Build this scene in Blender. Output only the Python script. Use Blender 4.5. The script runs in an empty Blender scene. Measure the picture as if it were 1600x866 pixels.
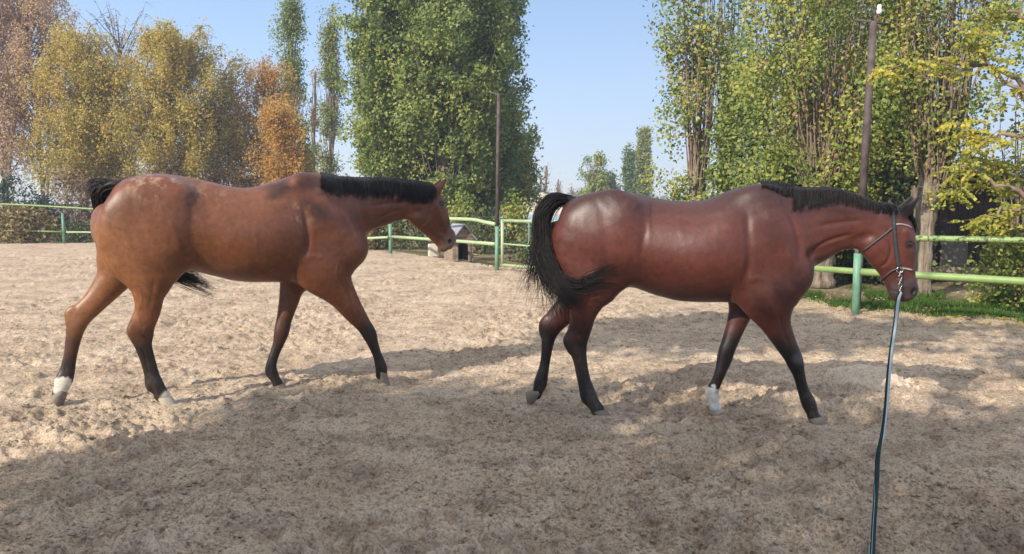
import bpy, math, random
import numpy as np
from mathutils import Vector, Matrix
from mathutils.bvhtree import BVHTree

# ------------------------------------------------------------------ camera, world, sun, exposure
S = bpy.context.scene
FPX = 1250.0                 # focal length in pixels of the 1600 px wide photograph
CAMH = 1.45
PITCH = math.atan(115 / FPX)
cam_d = bpy.data.cameras.new("camera"); cam = bpy.data.objects.new("camera", cam_d)
S.collection.objects.link(cam); S.camera = cam
cam_d.sensor_width = 36.0; cam_d.lens = 36.0 * FPX / 1600
cam_d.clip_start = 0.05; cam_d.clip_end = 5000
cam.location = (0, 0, CAMH); cam.rotation_euler = (math.pi / 2 - PITCH, 0, 0)

SUN_EL = math.radians(33)
SUN_AZ = np.array([0.68, 0.73]) / math.hypot(0.68, 0.73)       # direction in which shadows fall
w = bpy.data.worlds.new("World"); S.world = w; w.use_nodes = True
nt = w.node_tree; nt.nodes.clear()
sky = nt.nodes.new("ShaderNodeTexSky"); sky.sky_type = 'NISHITA'; sky.sun_disc = False
sky.sun_elevation = SUN_EL; sky.sun_rotation = math.atan2(SUN_AZ[0], -SUN_AZ[1])
sky.altitude = 400; sky.air_density = 1.1; sky.dust_density = 0.5; sky.ozone_density = 3.5
bg = nt.nodes.new("ShaderNodeBackground"); bg.inputs[1].default_value = 0.15
wo = nt.nodes.new("ShaderNodeOutputWorld")
# autumn haze low in the sky, the same all the way round
tc_ = nt.nodes.new("ShaderNodeTexCoord"); sp_ = nt.nodes.new("ShaderNodeSeparateXYZ"); nt.links.new(tc_.outputs['Generated'], sp_.inputs[0])
rp_ = nt.nodes.new("ShaderNodeValToRGB"); nt.links.new(sp_.outputs['Z'], rp_.inputs[0])
for e_, (p_, c_) in zip([rp_.color_ramp.elements[0], rp_.color_ramp.elements[1], rp_.color_ramp.elements.new(.12), rp_.color_ramp.elements.new(.3)],
                        [(0.0, (4.6, 5.1, 6.2)), (1.0, (2.4, 3.2, 4.9)), (.12, (3.6, 4.5, 6.2)), (.3, (2.2, 3.5, 5.7))]): e_.position = p_; e_.color = (*[q / 10 for q in c_], 1)
ml_ = nt.nodes.new("ShaderNodeMix"); ml_.data_type = 'RGBA'; ml_.inputs[0].default_value = .75
sc_ = nt.nodes.new("ShaderNodeVectorMath"); sc_.operation = 'SCALE'; sc_.inputs['Scale'].default_value = 1 / .15; nt.links.new(rp_.outputs[0], sc_.inputs[0])
nt.links.new(sky.outputs[0], ml_.inputs[6]); nt.links.new(sc_.outputs[0], ml_.inputs[7]); nt.links.new(ml_.outputs[2], bg.inputs[0])
nt.links.new(bg.outputs[0], wo.inputs[0])
sun_d = bpy.data.lights.new("sun", 'SUN'); sun_d.energy = 4.1; sun_d.angle = math.radians(0.5); sun_d.color = (1, 0.93, 0.82)
sun = bpy.data.objects.new("sun", sun_d); S.collection.objects.link(sun)
sd = Vector((SUN_AZ[0] * math.cos(SUN_EL), SUN_AZ[1] * math.cos(SUN_EL), -math.sin(SUN_EL)))
sun.rotation_euler = sd.to_track_quat('-Z', 'Y').to_euler(); sun.location = (-8, -8, 12)
S.view_settings.view_transform = 'Standard'; S.view_settings.look = 'None'
S.view_settings.exposure = 0.58; S.view_settings.gamma = 1.0
S.render.engine = 'CYCLES'
S.cycles.max_bounces = 6; S.cycles.diffuse_bounces = 3; S.cycles.transparent_max_bounces = 8; S.cycles.volume_bounces = 0

# ------------------------------------------------------------------ helpers
rng = np.random.default_rng(7)
TANE = math.tan(SUN_EL)

def ray(px, py):
    c, s = math.cos(PITCH), math.sin(PITCH)
    x = (px - 800) / FPX; y = (433 - py) / FPX
    return np.array([x, c + s * y, -s + c * y])
def at(px, py, Y):                       # a point of the place at depth Y
    d = ray(px, py); return np.array([0, 0, CAMH]) + d * (Y / d[1])
def gnd(px, py, z=0.0):
    d = ray(px, py); return np.array([0, 0, CAMH]) + d * ((z - CAMH) / d[2])

def tag(o, label=None, cat=None, group=None, kind=None):
    if label: o['label'] = label
    if cat: o['category'] = cat
    if group: o['group'] = group
    if kind: o['kind'] = kind
    return o
def link(o, parent=None):
    S.collection.objects.link(o)
    if parent is not None: o.parent = parent
    return o
def empty(name, loc=(0, 0, 0), rz=0.0):
    o = bpy.data.objects.new(name, None); o.location = loc; o.rotation_euler = (0, 0, rz)
    o.empty_display_size = 0.2
    return link(o)
def mesh(name, V, F, m, parent=None, smooth=True, attrs=None):
    """V (n,3); F (m,3) or (m,4) array, or a list of such arrays"""
    V = np.asarray(V, dtype=np.float32)
    Fs = F if isinstance(F, list) else [F]
    Fs = [np.asarray(f, dtype=np.int32) for f in Fs if len(f)]
    me = bpy.data.meshes.new(name)
    me.vertices.add(len(V)); me.vertices.foreach_set('co', V.ravel())
    li = np.concatenate([f.ravel() for f in Fs])
    tot = np.concatenate([np.full(len(f), f.shape[1], dtype=np.int32) for f in Fs])
    st = np.concatenate([[0], np.cumsum(tot)[:-1]]).astype(np.int32)
    me.loops.add(len(li)); me.loops.foreach_set('vertex_index', li)
    me.polygons.add(len(tot)); me.polygons.foreach_set('loop_start', st)
    try: me.polygons.foreach_set('loop_total', tot)
    except Exception: pass
    me.polygons.foreach_set('use_smooth', np.full(len(tot), smooth))
    me.update(calc_edges=True); me.validate()
    for k, a in (attrs or {}).items():
        a = np.asarray(a, dtype=np.float32)
        if a.ndim == 1:
            at_ = me.attributes.new(k, 'FLOAT', 'POINT'); at_.data.foreach_set('value', a)
        else:
            at_ = me.attributes.new(k, 'FLOAT_COLOR', 'POINT'); at_.data.foreach_set('color', a.ravel())
    me.materials.append(m)
    return link(bpy.data.objects.new(name, me), parent)

def catmull(P, n):
    """resample a polyline (k,d) smoothly with n points per span"""
    P = np.asarray(P, float); k = len(P)
    if k < 3 or n <= 1:
        t = np.linspace(0, k - 1, (k - 1) * max(n, 1) + 1); i = np.minimum(t.astype(int), k - 2); f = (t - i)[:, None]
        return P[i] * (1 - f) + P[i + 1] * f
    Q = np.vstack([2 * P[0] - P[1], P, 2 * P[-1] - P[-2]])
    out = []
    for i in range(k - 1):
        p0, p1, p2, p3 = Q[i], Q[i + 1], Q[i + 2], Q[i + 3]
        for j in range(n):
            t = j / n
            out.append(0.5 * (2 * p1 + (p2 - p0) * t + (2 * p0 - 5 * p1 + 4 * p2 - p3) * t * t + (3 * p1 - p0 - 3 * p2 + p3) * t ** 3))
    out.append(P[-1]); return np.array(out)

class MB:
    """collects pieces of ONE mesh"""
    def __init__(s): s.V = []; s.F3 = []; s.F4 = []; s.n = 0; s.A = []
    def add(s, V, F, a=0.0):
        V = np.asarray(V, float); F = np.asarray(F, int)
        (s.F4 if F.shape[1] == 4 else s.F3).append(F + s.n); s.V.append(V); s.n += len(V)
        s.A.append(np.broadcast_to(np.asarray(a, float), (len(V),)).copy())
    def tube(s, P, R, k=6, a=0.0, flat=1.0, cap=True):
        P = np.asarray(P, float); n = len(P); R = np.broadcast_to(np.asarray(R, float), (n,))
        T = np.gradient(P, axis=0); T /= np.linalg.norm(T, axis=1)[:, None] + 1e-9
        ref = np.array([0, 0, 1.0]) if abs(T[:, 2]).mean() < .8 else np.array([0, 1.0, 0])
        A = np.cross(T, ref); A /= np.linalg.norm(A, axis=1)[:, None] + 1e-9
        B = np.cross(A, T)
        th = np.arange(k) * 2 * math.pi / k
        V = P[:, None, :] + R[:, None, None] * (np.cos(th)[None, :, None] * A[:, None, :] + flat * np.sin(th)[None, :, None] * B[:, None, :])
        V = V.reshape(-1, 3)
        i = np.arange(n - 1)[:, None] * k; j = np.arange(k)[None, :]; j2 = (j + 1) % k
        F = np.stack([i + j, i + j2, i + k + j2, i + k + j], -1).reshape(-1, 4)
        s.add(V, F, a)
        if cap and k > 3:
            c0 = s.n; b = c0 - n * k
            s.add(np.array([P[0], P[-1]]), np.zeros((0, 3), int), a)
            q = np.arange(k); q2 = (q + 1) % k
            s.F3.append(np.stack([np.full(k, c0), b + q2, b + q], -1))
            s.F3.append(np.stack([np.full(k, c0 + 1), b + (n - 1) * k + q, b + (n - 1) * k + q2], -1))
        return s
    def box(s, c, d, rz=0.0, a=0.0, M=None, ch=0.0):
        x, y, z = np.asarray(d, float) / 2
        V = np.array([[i, j, k] for k in (-z, z) for j in (-y, y) for i in (-x, x)], float)
        F = np.array([[0, 2, 3, 1], [4, 5, 7, 6], [0, 1, 5, 4], [2, 6, 7, 3], [0, 4, 6, 2], [1, 3, 7, 5]])
        if M is not None: V = V @ np.asarray(M, float).T
        cz, sz = math.cos(rz), math.sin(rz)
        V = V @ np.array([[cz, sz, 0], [-sz, cz, 0], [0, 0, 1]]) + np.asarray(c, float)
        s.add(V, F, a); return s
    def build(s, name, m, parent=None, smooth=True):
        V = np.concatenate(s.V); Fs = []
        if s.F4: Fs.append(np.concatenate(s.F4))
        if s.F3:
            f3 = np.concatenate(s.F3)
            if len(f3): Fs.append(f3)
        return mesh(name, V, Fs, m, parent, smooth, {'tone': np.concatenate(s.A)})

# value noise
_L = np.random.default_rng(3).random((256, 256))
def vnoise(x, y):
    xi = np.floor(x).astype(int); yi = np.floor(y).astype(int); fx = x - xi; fy = y - yi
    fx = fx * fx * (3 - 2 * fx); fy = fy * fy * (3 - 2 * fy)
    a = _L[xi & 255, yi & 255]; b = _L[(xi + 1) & 255, yi & 255]; c = _L[xi & 255, (yi + 1) & 255]; d = _L[(xi + 1) & 255, (yi + 1) & 255]
    return (a * (1 - fx) + b * fx) * (1 - fy) + (c * (1 - fx) + d * fx) * fy - 0.5
def fbm(x, y, o=4, g=.5):
    s = 0; a = 1.0
    for i in range(o):
        s = s + a * vnoise(x * 2 ** i + 17.3 * i, y * 2 ** i - 9.1 * i); a *= g
    return s

# ------------------------------------------------------------------ materials
def mat(name, rough=0.8, spec=0.3):
    m = bpy.data.materials.new(name); m.use_nodes = True
    n = m.node_tree; b = n.nodes['Principled BSDF']
    b.inputs['Roughness'].default_value = rough; b.inputs['Specular IOR Level'].default_value = spec
    return m, n, b
def N(n, t, **kw):
    x = n.nodes.new(t)
    for k, v in kw.items():
        if k in x.inputs: x.inputs[k].default_value = v
        else: setattr(x, k, v)
    return x
def ramp(n, fac, stops):
    r = n.nodes.new('ShaderNodeValToRGB'); e = r.color_ramp.elements
    while len(e) < len(stops): e.new(.5)
    for q, (p, c) in zip(e, stops): q.position = p; q.color = (*c, 1)
    n.links.new(fac, r.inputs[0]); return r.outputs[0]
def noise(n, scale, detail=6, coord='Object', stretch=None, rough=.55):
    tc = N(n, 'ShaderNodeTexCoord'); src = tc.outputs[coord]
    if stretch:
        mp = N(n, 'ShaderNodeMapping'); mp.inputs['Scale'].default_value = stretch
        n.links.new(src, mp.inputs[0]); src = mp.outputs[0]
    t = N(n, 'ShaderNodeTexNoise', Scale=scale, Detail=detail, Roughness=rough); n.links.new(src, t.inputs['Vector'])
    return t.outputs[0]
def bump(n, b, fac, strength, dist=.01):
    u = N(n, 'ShaderNodeBump', Strength=strength, Distance=dist); n.links.new(fac, u.inputs['Height']); n.links.new(u.outputs[0], b.inputs['Normal'])
    return u
def mixc(n, f, a, b, mode='MIX'):
    x = n.nodes.new('ShaderNodeMix'); x.data_type = 'RGBA'; x.blend_type = mode
    for s_, v in ((x.inputs[0], f), (x.inputs[6], a), (x.inputs[7], b)):
        if isinstance(v, (int, float)): s_.default_value = v
        elif isinstance(v, tuple): s_.default_value = (*v, 1)
        else: n.links.new(v, s_)
    return x.outputs[2]
def simple(name, cols, scale=6, rough=.8, spec=.3, bmp=0.0, bscale=40, stretch=None, bd=.01, metal=0):
    """noise-ramped colour with optional bump"""
    m, n, b = mat(name, rough, spec)
    k = len(cols)
    c = ramp(n, noise(n, scale, stretch=stretch), [(.3 + .4 * i / max(k - 1, 1), q) for i, q in enumerate(cols)])
    n.links.new(c, b.inputs['Base Color']); b.inputs['Metallic'].default_value = metal
    if bmp: bump(n, b, noise(n, bscale, stretch=stretch), bmp, bd)
    return m
def leafmat(name, stops, trans=.35, rough=.5):
    m, n, b = mat(name, rough, .25)
    a = N(n, 'ShaderNodeAttribute', attribute_name='tone')
    c = ramp(n, a.outputs['Fac'], stops); n.links.new(c, b.inputs['Base Color'])
    t = N(n, 'ShaderNodeBsdfTranslucent'); n.links.new(c, t.inputs[0])
    x = N(n, 'ShaderNodeMixShader'); x.inputs[0].default_value = trans
    n.links.new(b.outputs[0], x.inputs[1]); n.links.new(t.outputs[0], x.inputs[2])
    n.links.new(x.outputs[0], n.nodes['Material Output'].inputs[0]); return m
# ------------------------------------------------------------------ ground
_pr = np.random.default_rng(21); PRINTS = []
for _ in range(420):                      # old hoofprints
    y_ = 1 / (1 / 3.0 + _pr.random() * (1 / 15 - 1 / 3.0)); x_ = (_pr.random() * 2 - 1) * .72 * y_; PRINTS.append((x_, y_, _pr.random() * 6.28, .055 + .03 * _pr.random(), .018 + .022 * _pr.random()))
FEET = [gnd(*q)[:2] for q in ((264, 634), (93, 638), (605, 604), (440, 609), (944, 652), (822, 634), (1281, 664), (1126, 653))]
def hground(x, y):
    """height of the sand of the riding ground"""
    x = np.asarray(x, float); y = np.asarray(y, float)
    h = 0.035 * fbm(x * .55 + 5, y * .55 + 2, 2)
    h = h + 0.040 * fbm(x * 3.1, y * 3.1, 3)
    hp = np.clip(-(fbm(x * 2.2 + 40, y * 2.2, 2) + .18) * 3, 0, 1); h = h - 0.022 * hp
    n2 = fbm(x * 12 + 3, y * 12, 3, .62); h = h + 0.034 * n2 * np.clip(.85 + 2.6 * vnoise(x * .8 + 31, y * .8), .15, 2)
    h = h + 0.026 * np.abs(fbm(x * 27, y * 27 + 8, 2, .6)) - 0.034 * np.clip(-(vnoise(x * 7.3 + 70, y * 9.1 + 12) + .28) * 6, 0, 1)
    if h.size > 1000:
        sh = h.shape; h = h.ravel().copy(); xf = x.ravel(); yf = y.ravel()
        for px_, py_, a_, r_, d_ in PRINTS:
            m_ = np.nonzero((np.abs(xf - px_) < .25) & (np.abs(yf - py_) < .25))[0]
            if not len(m_): continue
            u = (xf[m_] - px_) * math.cos(a_) + (yf[m_] - py_) * math.sin(a_); v = -(xf[m_] - px_) * math.sin(a_) + (yf[m_] - py_) * math.cos(a_)
            q = np.sqrt((u / 1.25) ** 2 + v ** 2) / r_; h[m_] += -d_ * np.clip(1.15 - q ** 3, 0, 1) + d_ * .8 * np.exp(-((q - 1.45) / .3) ** 2) * (.5 + .5 * np.sign(u) * np.minimum(1, np.abs(u) / r_))
        h = h.reshape(sh)
    for fx, fy in FEET:                   # sand pressed up round the standing feet
        d2 = (x - fx) ** 2 + (y - fy) ** 2; g_ = np.exp(-d2 / .13 ** 2); h = h * (1 - g_) + g_ * .004
    far = np.clip((y - 12) / 14, 0, 1)
    return h * (1 - .5 * far)

def arena_edge(x):                       # far edge of the sand
    return np.interp(x, [-40, -17, -8, -3.5, -.4, 2.0, 4.2, 4.6, 6.2, 9, 12], [31, 30, 27.5, 23.8, 18.4, 16.4, 12.6, 11.6, 10.2, 7.6, 5])

m, n, b = mat('sand', .95, .12)
n1 = noise(n, 1.1, 7, rough=.65); n2 = noise(n, 9, 8, rough=.7); n3 = noise(n, 70, 5, rough=.7)
c = ramp(n, n1, [(.30, (.47, .355, .255)), (.5, (.61, .48, .355)), (.70, (.70, .565, .43))])
c2 = ramp(n, n2, [(.34, (.60, .56, .53)), (.47, (.95, .94, .93)), (.7, (1.08, 1.07, 1.05))])
c3 = ramp(n, n3, [(.38, (.54, .50, .47)), (.49, (.97, .96, .95)), (.75, (1.18, 1.16, 1.12))])
dm = ramp(n, noise(n, 1.9, 8, stretch=(.8, 1.5, 1), rough=.72), [(.50, (0, 0, 0)), (.72, (.75, .75, .75))])      # damp, freshly dug patches
c = mixc(n, dm, c, (.235, .165, .120))
c4 = ramp(n, noise(n, 32, 4, rough=.6), [(.36, (.70, .66, .63)), (.46, (1, 1, 1)), (.66, (1.08, 1.07, 1.05))])
cc = mixc(n, 1.0, mixc(n, 1.0, mixc(n, 1.0, c, c2, 'MULTIPLY'), c3, 'MULTIPLY'), c4, 'MULTIPLY')
n.links.new(cc, b.inputs['Base Color'])
u = bump(n, b, n3, 1.0, .02)
SAND = m

# fan of rows that thins out with distance, all lying in the world
NR, NC = 600, 820
ys = 1 / np.linspace(1 / 3.05, 1 / 34.0, NR)
ys = np.concatenate([[-3.0, .5], np.linspace(1.2, 3.0, 30), ys]); NR = len(ys)
u_ = np.linspace(-1, 1, NC)
X = np.clip(u_ / .93, -1, 1)[None, :] * (0.70 * np.maximum(ys, 1.6)[:, None] + .5) + (np.sign(u_) * np.maximum(0, np.abs(u_) - .93) / .07)[None, :] * (4 + .45 * np.maximum(ys, 1.6)[:, None]); Y = np.broadcast_to(ys[:, None], X.shape)
Z = hground(X, Y)
idx = np.arange(NR * NC).reshape(NR, NC)
F = np.stack([idx[:-1, :-1], idx[:-1, 1:], idx[1:, 1:], idx[1:, :-1]], -1).reshape(-1, 4)
cy = Y[:-1, :-1].ravel(); cx = X[:-1, :-1].ravel()
keep = cy < arena_edge(cx) + .25 * vnoise(cx * 1.5, cy * 1.5)
g = mesh('ground', np.stack([X, Y, Z], -1).reshape(-1, 3), F[keep], SAND)
tag(g, 'churned pale sand of the riding ground the two horses walk on', 'ground', kind='structure')

m, n, b = mat('field_soil', .95, .1)
c = ramp(n, noise(n, .9, 8, rough=.7), [(.35, (.10, .085, .045)), (.5, (.20, .16, .09)), (.65, (.33, .26, .17))])
c2 = ramp(n, noise(n, 12, 6, rough=.7), [(.35, (.5, .5, .45)), (.6, (1.1, 1.1, 1.05))])
n.links.new(mixc(n, 1.0, c, c2, 'MULTIPLY'), b.inputs['Base Color']); bump(n, b, noise(n, 25, 6), .7, .03)
SOIL = m
# outer terrain to the horizon
gx = np.concatenate([[-1500, -600, -200, -90], np.linspace(-50, 50, 120), [90, 200, 600, 1500]])
gy = np.concatenate([[-300, -60, -20], np.linspace(-8, 75, 120), [90, 130, 250, 600, 1500, 3000]])
GX, GY = np.meshgrid(gx, gy)
near = (np.abs(GX) < 60) & (GY < 80)
GZ = np.where(near, .06 * fbm(GX * .7, GY * .7, 3), 0) - .05
inside = (GY < arena_edge(GX) - .3) & (GY > -4) & (np.abs(GX) < 32); GZ = np.where(inside, -.25, GZ)
i2 = np.arange(GX.size).reshape(GX.shape)
o = mesh('terrain', np.stack([GX, GY, GZ], -1).reshape(-1, 3), np.stack([i2[:-1, :-1], i2[:-1, 1:], i2[1:, 1:], i2[1:, :-1]], -1).reshape(-1, 4), SOIL)
tag(o, 'dry weedy soil beyond the railings under the trees', 'terrain', kind='structure')

# loose clods of sand, nobody could count them
ICO_V = []; ICO_F = None
def ico():
    t = (1 + 5 ** .5) / 2
    v = np.array([[-1, t, 0], [1, t, 0], [-1, -t, 0], [1, -t, 0], [0, -1, t], [0, 1, t], [0, -1, -t], [0, 1, -t], [t, 0, -1], [t, 0, 1], [-t, 0, -1], [-t, 0, 1]], float)
    f = np.array([[0, 11, 5], [0, 5, 1], [0, 1, 7], [0, 7, 10], [0, 10, 11], [1, 5, 9], [5, 11, 4], [11, 10, 2], [10, 7, 6], [7, 1, 8], [3, 9, 4], [3, 4, 2], [3, 2, 6], [3, 6, 8], [3, 8, 9], [4, 9, 5], [2, 4, 11], [6, 2, 10], [8, 6, 7], [9, 8, 1]])
    return v / np.linalg.norm(v, axis=1)[:, None], f
IV, IF = ico()
def lumps(name, P, R, m, flat=.6, jit=.3):
    k = len(P); V = IV[None] * (1 + jit * (rng.random((k, 12, 1)) - .5) * 2)
    V = V * R[:, None, None] * np.array([1, 1, flat]) + P[:, None, :]
    F = (IF[None] + 12 * np.arange(k)[:, None, None]).reshape(-1, 3)
    return mesh(name, V.reshape(-1, 3), F, m, smooth=False)
k = 16000
yy = 1 / (1 / 2.6 + rng.random(k) * (1 / 13 - 1 / 2.6)); xx = (rng.random(k) * 2 - 1) * .74 * yy
pat = fbm(xx * 1.3 + 9, yy * 1.3, 3) + .35 * rng.random(k) > .12
xx, yy = xx[pat], yy[pat]; rr = .003 + .010 * rng.random(len(xx)) ** 3 + .0008 * yy
o = lumps('sand_clods', np.stack([xx, yy, hground(xx, yy) + rr * .3], -1), rr, SAND)
tag(o, 'small broken clods scattered over the churned sand', 'clods', kind='stuff')

m, n, b = mat('sun_painted_sand', .95, .1); n.links.new(ramp(n, noise(n, 60, 6, rough=.7), [(.36, (.42, .32, .23)), (.50, (.62, .49, .36)), (.7, (.74, .60, .45))]), b.inputs['Base Color']); bump(n, b, noise(n, 60, 6), .8, .02)  # paler colour paints a sunlit patch onto the sand
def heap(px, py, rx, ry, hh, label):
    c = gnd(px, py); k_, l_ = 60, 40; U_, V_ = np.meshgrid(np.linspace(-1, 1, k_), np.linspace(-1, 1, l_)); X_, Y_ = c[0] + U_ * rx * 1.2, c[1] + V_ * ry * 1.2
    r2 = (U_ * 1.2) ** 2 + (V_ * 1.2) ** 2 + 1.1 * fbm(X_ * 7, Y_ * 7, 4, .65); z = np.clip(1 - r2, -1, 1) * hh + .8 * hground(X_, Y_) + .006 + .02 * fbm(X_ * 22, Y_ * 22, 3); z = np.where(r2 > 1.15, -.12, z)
    i_ = np.arange(U_.size).reshape(U_.shape); o = mesh('sun_painted_heap', np.stack([X_, Y_, z], -1).reshape(-1, 3), np.stack([i_[:-1, :-1], i_[:-1, 1:], i_[1:, 1:], i_[1:, :-1]], -1).reshape(-1, 4), m); tag(o, label, 'sun-painted heap')
heap(1362, 596, .30, .34, .075, 'low heap of sand painted pale as a sunlit patch, right of the fore hooves of the dark horse')
# ------------------------------------------------------------------ horses
class Field:
    """signed distance on a grid, grown limb by limb with soft unions, meshed as one closed surface"""
    def __init__(s, lo, hi, h):
        s.lo = np.array(lo, float); s.h = h; s.n = np.ceil((np.array(hi) - s.lo) / h).astype(int) + 1
        s.A = np.full(s.n, .12, np.float32)
    def box(s, lo, hi):
        a = np.clip(((lo - s.lo) / s.h).astype(int), 0, s.n - 1); b = np.clip(((hi - s.lo) / s.h).astype(int) + 2, 1, s.n)
        g = [s.lo[i] + s.h * np.arange(a[i], b[i]) for i in range(3)]
        return tuple(slice(a[i], b[i]) for i in range(3)), g[0][:, None, None], g[1][None, :, None], g[2][None, None, :]
    def put(s, sl, d, k, carve=False):
        A = s.A[sl]
        if carve:
            d = -d; hh = np.maximum(k - np.abs(A - d), 0) / k; s.A[sl] = np.maximum(A, d) + hh * hh * k * .25
        else:
            hh = np.maximum(k - np.abs(A - d), 0) / k; s.A[sl] = np.minimum(A, d) - hh * hh * k * .25
    def seg(s, a, b, ra, rb, wa, wb, k=.03, carve=False):
        a = np.array(a, float); b = np.array(b, float); mr = max(ra, rb, wa, wb) + .06
        sl, x, y, z = s.box(np.minimum(a, b) - mr, np.maximum(a, b) + mr)
        ab = b - a; L2 = (ab ** 2).sum() + 1e-9
        t = np.clip(((x - a[0]) * ab[0] + (y - a[1]) * ab[1] + (z - a[2]) * ab[2]) / L2, 0, 1)
        r = ra + (rb - ra) * t; w_ = wa + (wb - wa) * t
        qx = x - a[0] - t * ab[0]; qy = y - a[1] - t * ab[1]; qz = z - a[2] - t * ab[2]
        d = (np.sqrt((qx * qx + qz * qz) / r ** 2 + qy * qy / w_ ** 2) - 1) * np.minimum(r, w_)
        s.put(sl, d.astype(np.float32), k, carve)
    def chain(s, P, k=.03, sub=3):
        """P rows: x y z r w, smoothed; the chain itself keeps its traced widths, only its union with the rest is soft"""
        Q = catmull(P, sub); Q[:, 3:] = np.maximum(Q[:, 3:], .004); mr = Q[:, 3:].max() + .07
        sl, x, y, z = s.box(Q[:, :3].min(0) - mr, Q[:, :3].max(0) + mr)
        D = np.full(s.A[sl].shape, .12, np.float32)
        for i in range(len(Q) - 1):
            a, b = Q[i, :3], Q[i + 1, :3]; m_ = max(Q[i, 3], Q[i + 1, 3], Q[i, 4], Q[i + 1, 4]) + .06
            lo = np.minimum(a, b) - m_; hi = np.maximum(a, b) + m_
            ax, ay, az = [np.nonzero((g.ravel() >= lo[q]) & (g.ravel() <= hi[q]))[0] for q, g in enumerate((x, y, z))]
            if not (len(ax) and len(ay) and len(az)): continue
            ss = (slice(ax[0], ax[-1] + 1), slice(ay[0], ay[-1] + 1), slice(az[0], az[-1] + 1))
            X_, Y_, Z_ = x[ss[0]], y[:, ss[1]], z[:, :, ss[2]]
            ab = b - a; L2 = (ab ** 2).sum() + 1e-9
            t = np.clip(((X_ - a[0]) * ab[0] + (Y_ - a[1]) * ab[1] + (Z_ - a[2]) * ab[2]) / L2, 0, 1)
            r = Q[i, 3] + (Q[i + 1, 3] - Q[i, 3]) * t; w_ = Q[i, 4] + (Q[i + 1, 4] - Q[i, 4]) * t
            qx = X_ - a[0] - t * ab[0]; qy = Y_ - a[1] - t * ab[1]; qz = Z_ - a[2] - t * ab[2]
            D[ss] = np.minimum(D[ss], (np.sqrt((qx * qx + qz * qz) / r ** 2 + qy * qy / w_ ** 2) - 1) * np.minimum(r, w_))
        s.put(sl, D, k)
    def trunk(s, xs, zt, zb, w_, k=.04):
        q = catmull(np.stack([xs, zt, zb, w_], -1), 6)
        lo = np.array([xs[0] - .12, -max(w_) - .06, min(zb) - .06]); hi = np.array([xs[-1] + .12, max(w_) + .06, max(zt) + .06])
        sl, x, y, z = s.box(lo, hi)
        xc = np.clip(x, xs[0], xs[-1])
        T = np.interp(xc, q[:, 0], q[:, 1]); B = np.interp(xc, q[:, 0], q[:, 2]); W = np.interp(xc, q[:, 0], q[:, 3])
        c = (T + B) / 2; hgt = (T - B) / 2; v = (z - c) / hgt
        Wz = W * (1 - .20 * np.clip(v, 0, 1.2) ** 1.5 - .07 * np.clip(-v, 0, 1.2) ** 2)
        d = ((np.abs(v) ** 2.15 + np.abs(y / Wz) ** 2.15 + ((x - xc) / (.10)) ** 2) ** (1 / 2.15) - 1) * np.minimum(hgt, W)
        s.put(sl, d.astype(np.float32), k)
    def surface(s):
        A = s.A; ins = A < 0
        c = np.zeros(tuple(s.n - 1), bool); al = np.ones(tuple(s.n - 1), bool)
        for i in (0, 1):
            for j in (0, 1):
                for k in (0, 1):
                    q = ins[i:s.n[0] - 1 + i, j:s.n[1] - 1 + j, k:s.n[2] - 1 + k]; c |= q; al &= q
        cells = np.argwhere(c & ~al); idx = np.full(tuple(s.n - 1), -1, np.int32); idx[tuple(cells.T)] = np.arange(len(cells))
        P = np.zeros((len(cells), 3)); cnt = np.zeros(len(cells))
        cor = [(i, j, k) for i in (0, 1) for j in (0, 1) for k in (0, 1)]
        for a in cor:
            for ax in range(3):
                if a[ax]: continue
                b = list(a); b[ax] = 1
                va = A[cells[:, 0] + a[0], cells[:, 1] + a[1], cells[:, 2] + a[2]]; vb = A[cells[:, 0] + b[0], cells[:, 1] + b[1], cells[:, 2] + b[2]]
                m_ = (va < 0) != (vb < 0); t = np.where(m_, va / np.where(m_, va - vb, 1), 0)
                p = np.tile(np.array(a, float), (len(cells), 1)); p[:, ax] += t
                P[m_] += p[m_]; cnt[m_] += 1
        P = (cells + P / cnt[:, None]) * s.h + s.lo
        F = []
        for ax in range(3):
            o1, o2 = [(1, 2), (2, 0), (0, 1)][ax]
            sa = [slice(1, -1)] * 3; sb = [slice(1, -1)] * 3; sa[ax] = slice(0, -1); sb[ax] = slice(1, None)
            ia, ib = ins[tuple(sa)], ins[tuple(sb)]
            e = np.argwhere(ia != ib); 
            for q in range(3):
                if q != ax: e[:, q] += 1
            flip = ~ins[tuple(e.T)]
            def cell(d1, d2):
                c_ = e.copy(); c_[:, o1] -= d1; c_[:, o2] -= d2; return idx[tuple(c_.T)]
            f = np.stack([cell(1, 1), cell(0, 1), cell(0, 0), cell(1, 0)], -1)
            f[flip] = f[flip][:, ::-1]; F.append(f)
        return P, np.concatenate(F)

def smooth_mesh(P, F, it=2, lam=.5):
    E = np.concatenate([F[:, [0, 1]], F[:, [1, 2]], F[:, [2, 3]], F[:, [3, 0]]])
    for _ in range(it):
        S_ = np.zeros_like(P); n_ = np.zeros(len(P))
        for a, b in ((0, 1), (1, 0)):
            for ax in range(3): S_[:, ax] += np.bincount(E[:, a], P[E[:, b], ax], len(P))
            n_ += np.bincount(E[:, a], minlength=len(P))
        P = P * (1 - lam) + lam * S_ / n_[:, None]
    return P

def sstep(a, b, x):
    t = np.clip((x - a) / (b - a), 0, 1); return t * t * (3 - 2 * t)

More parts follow.
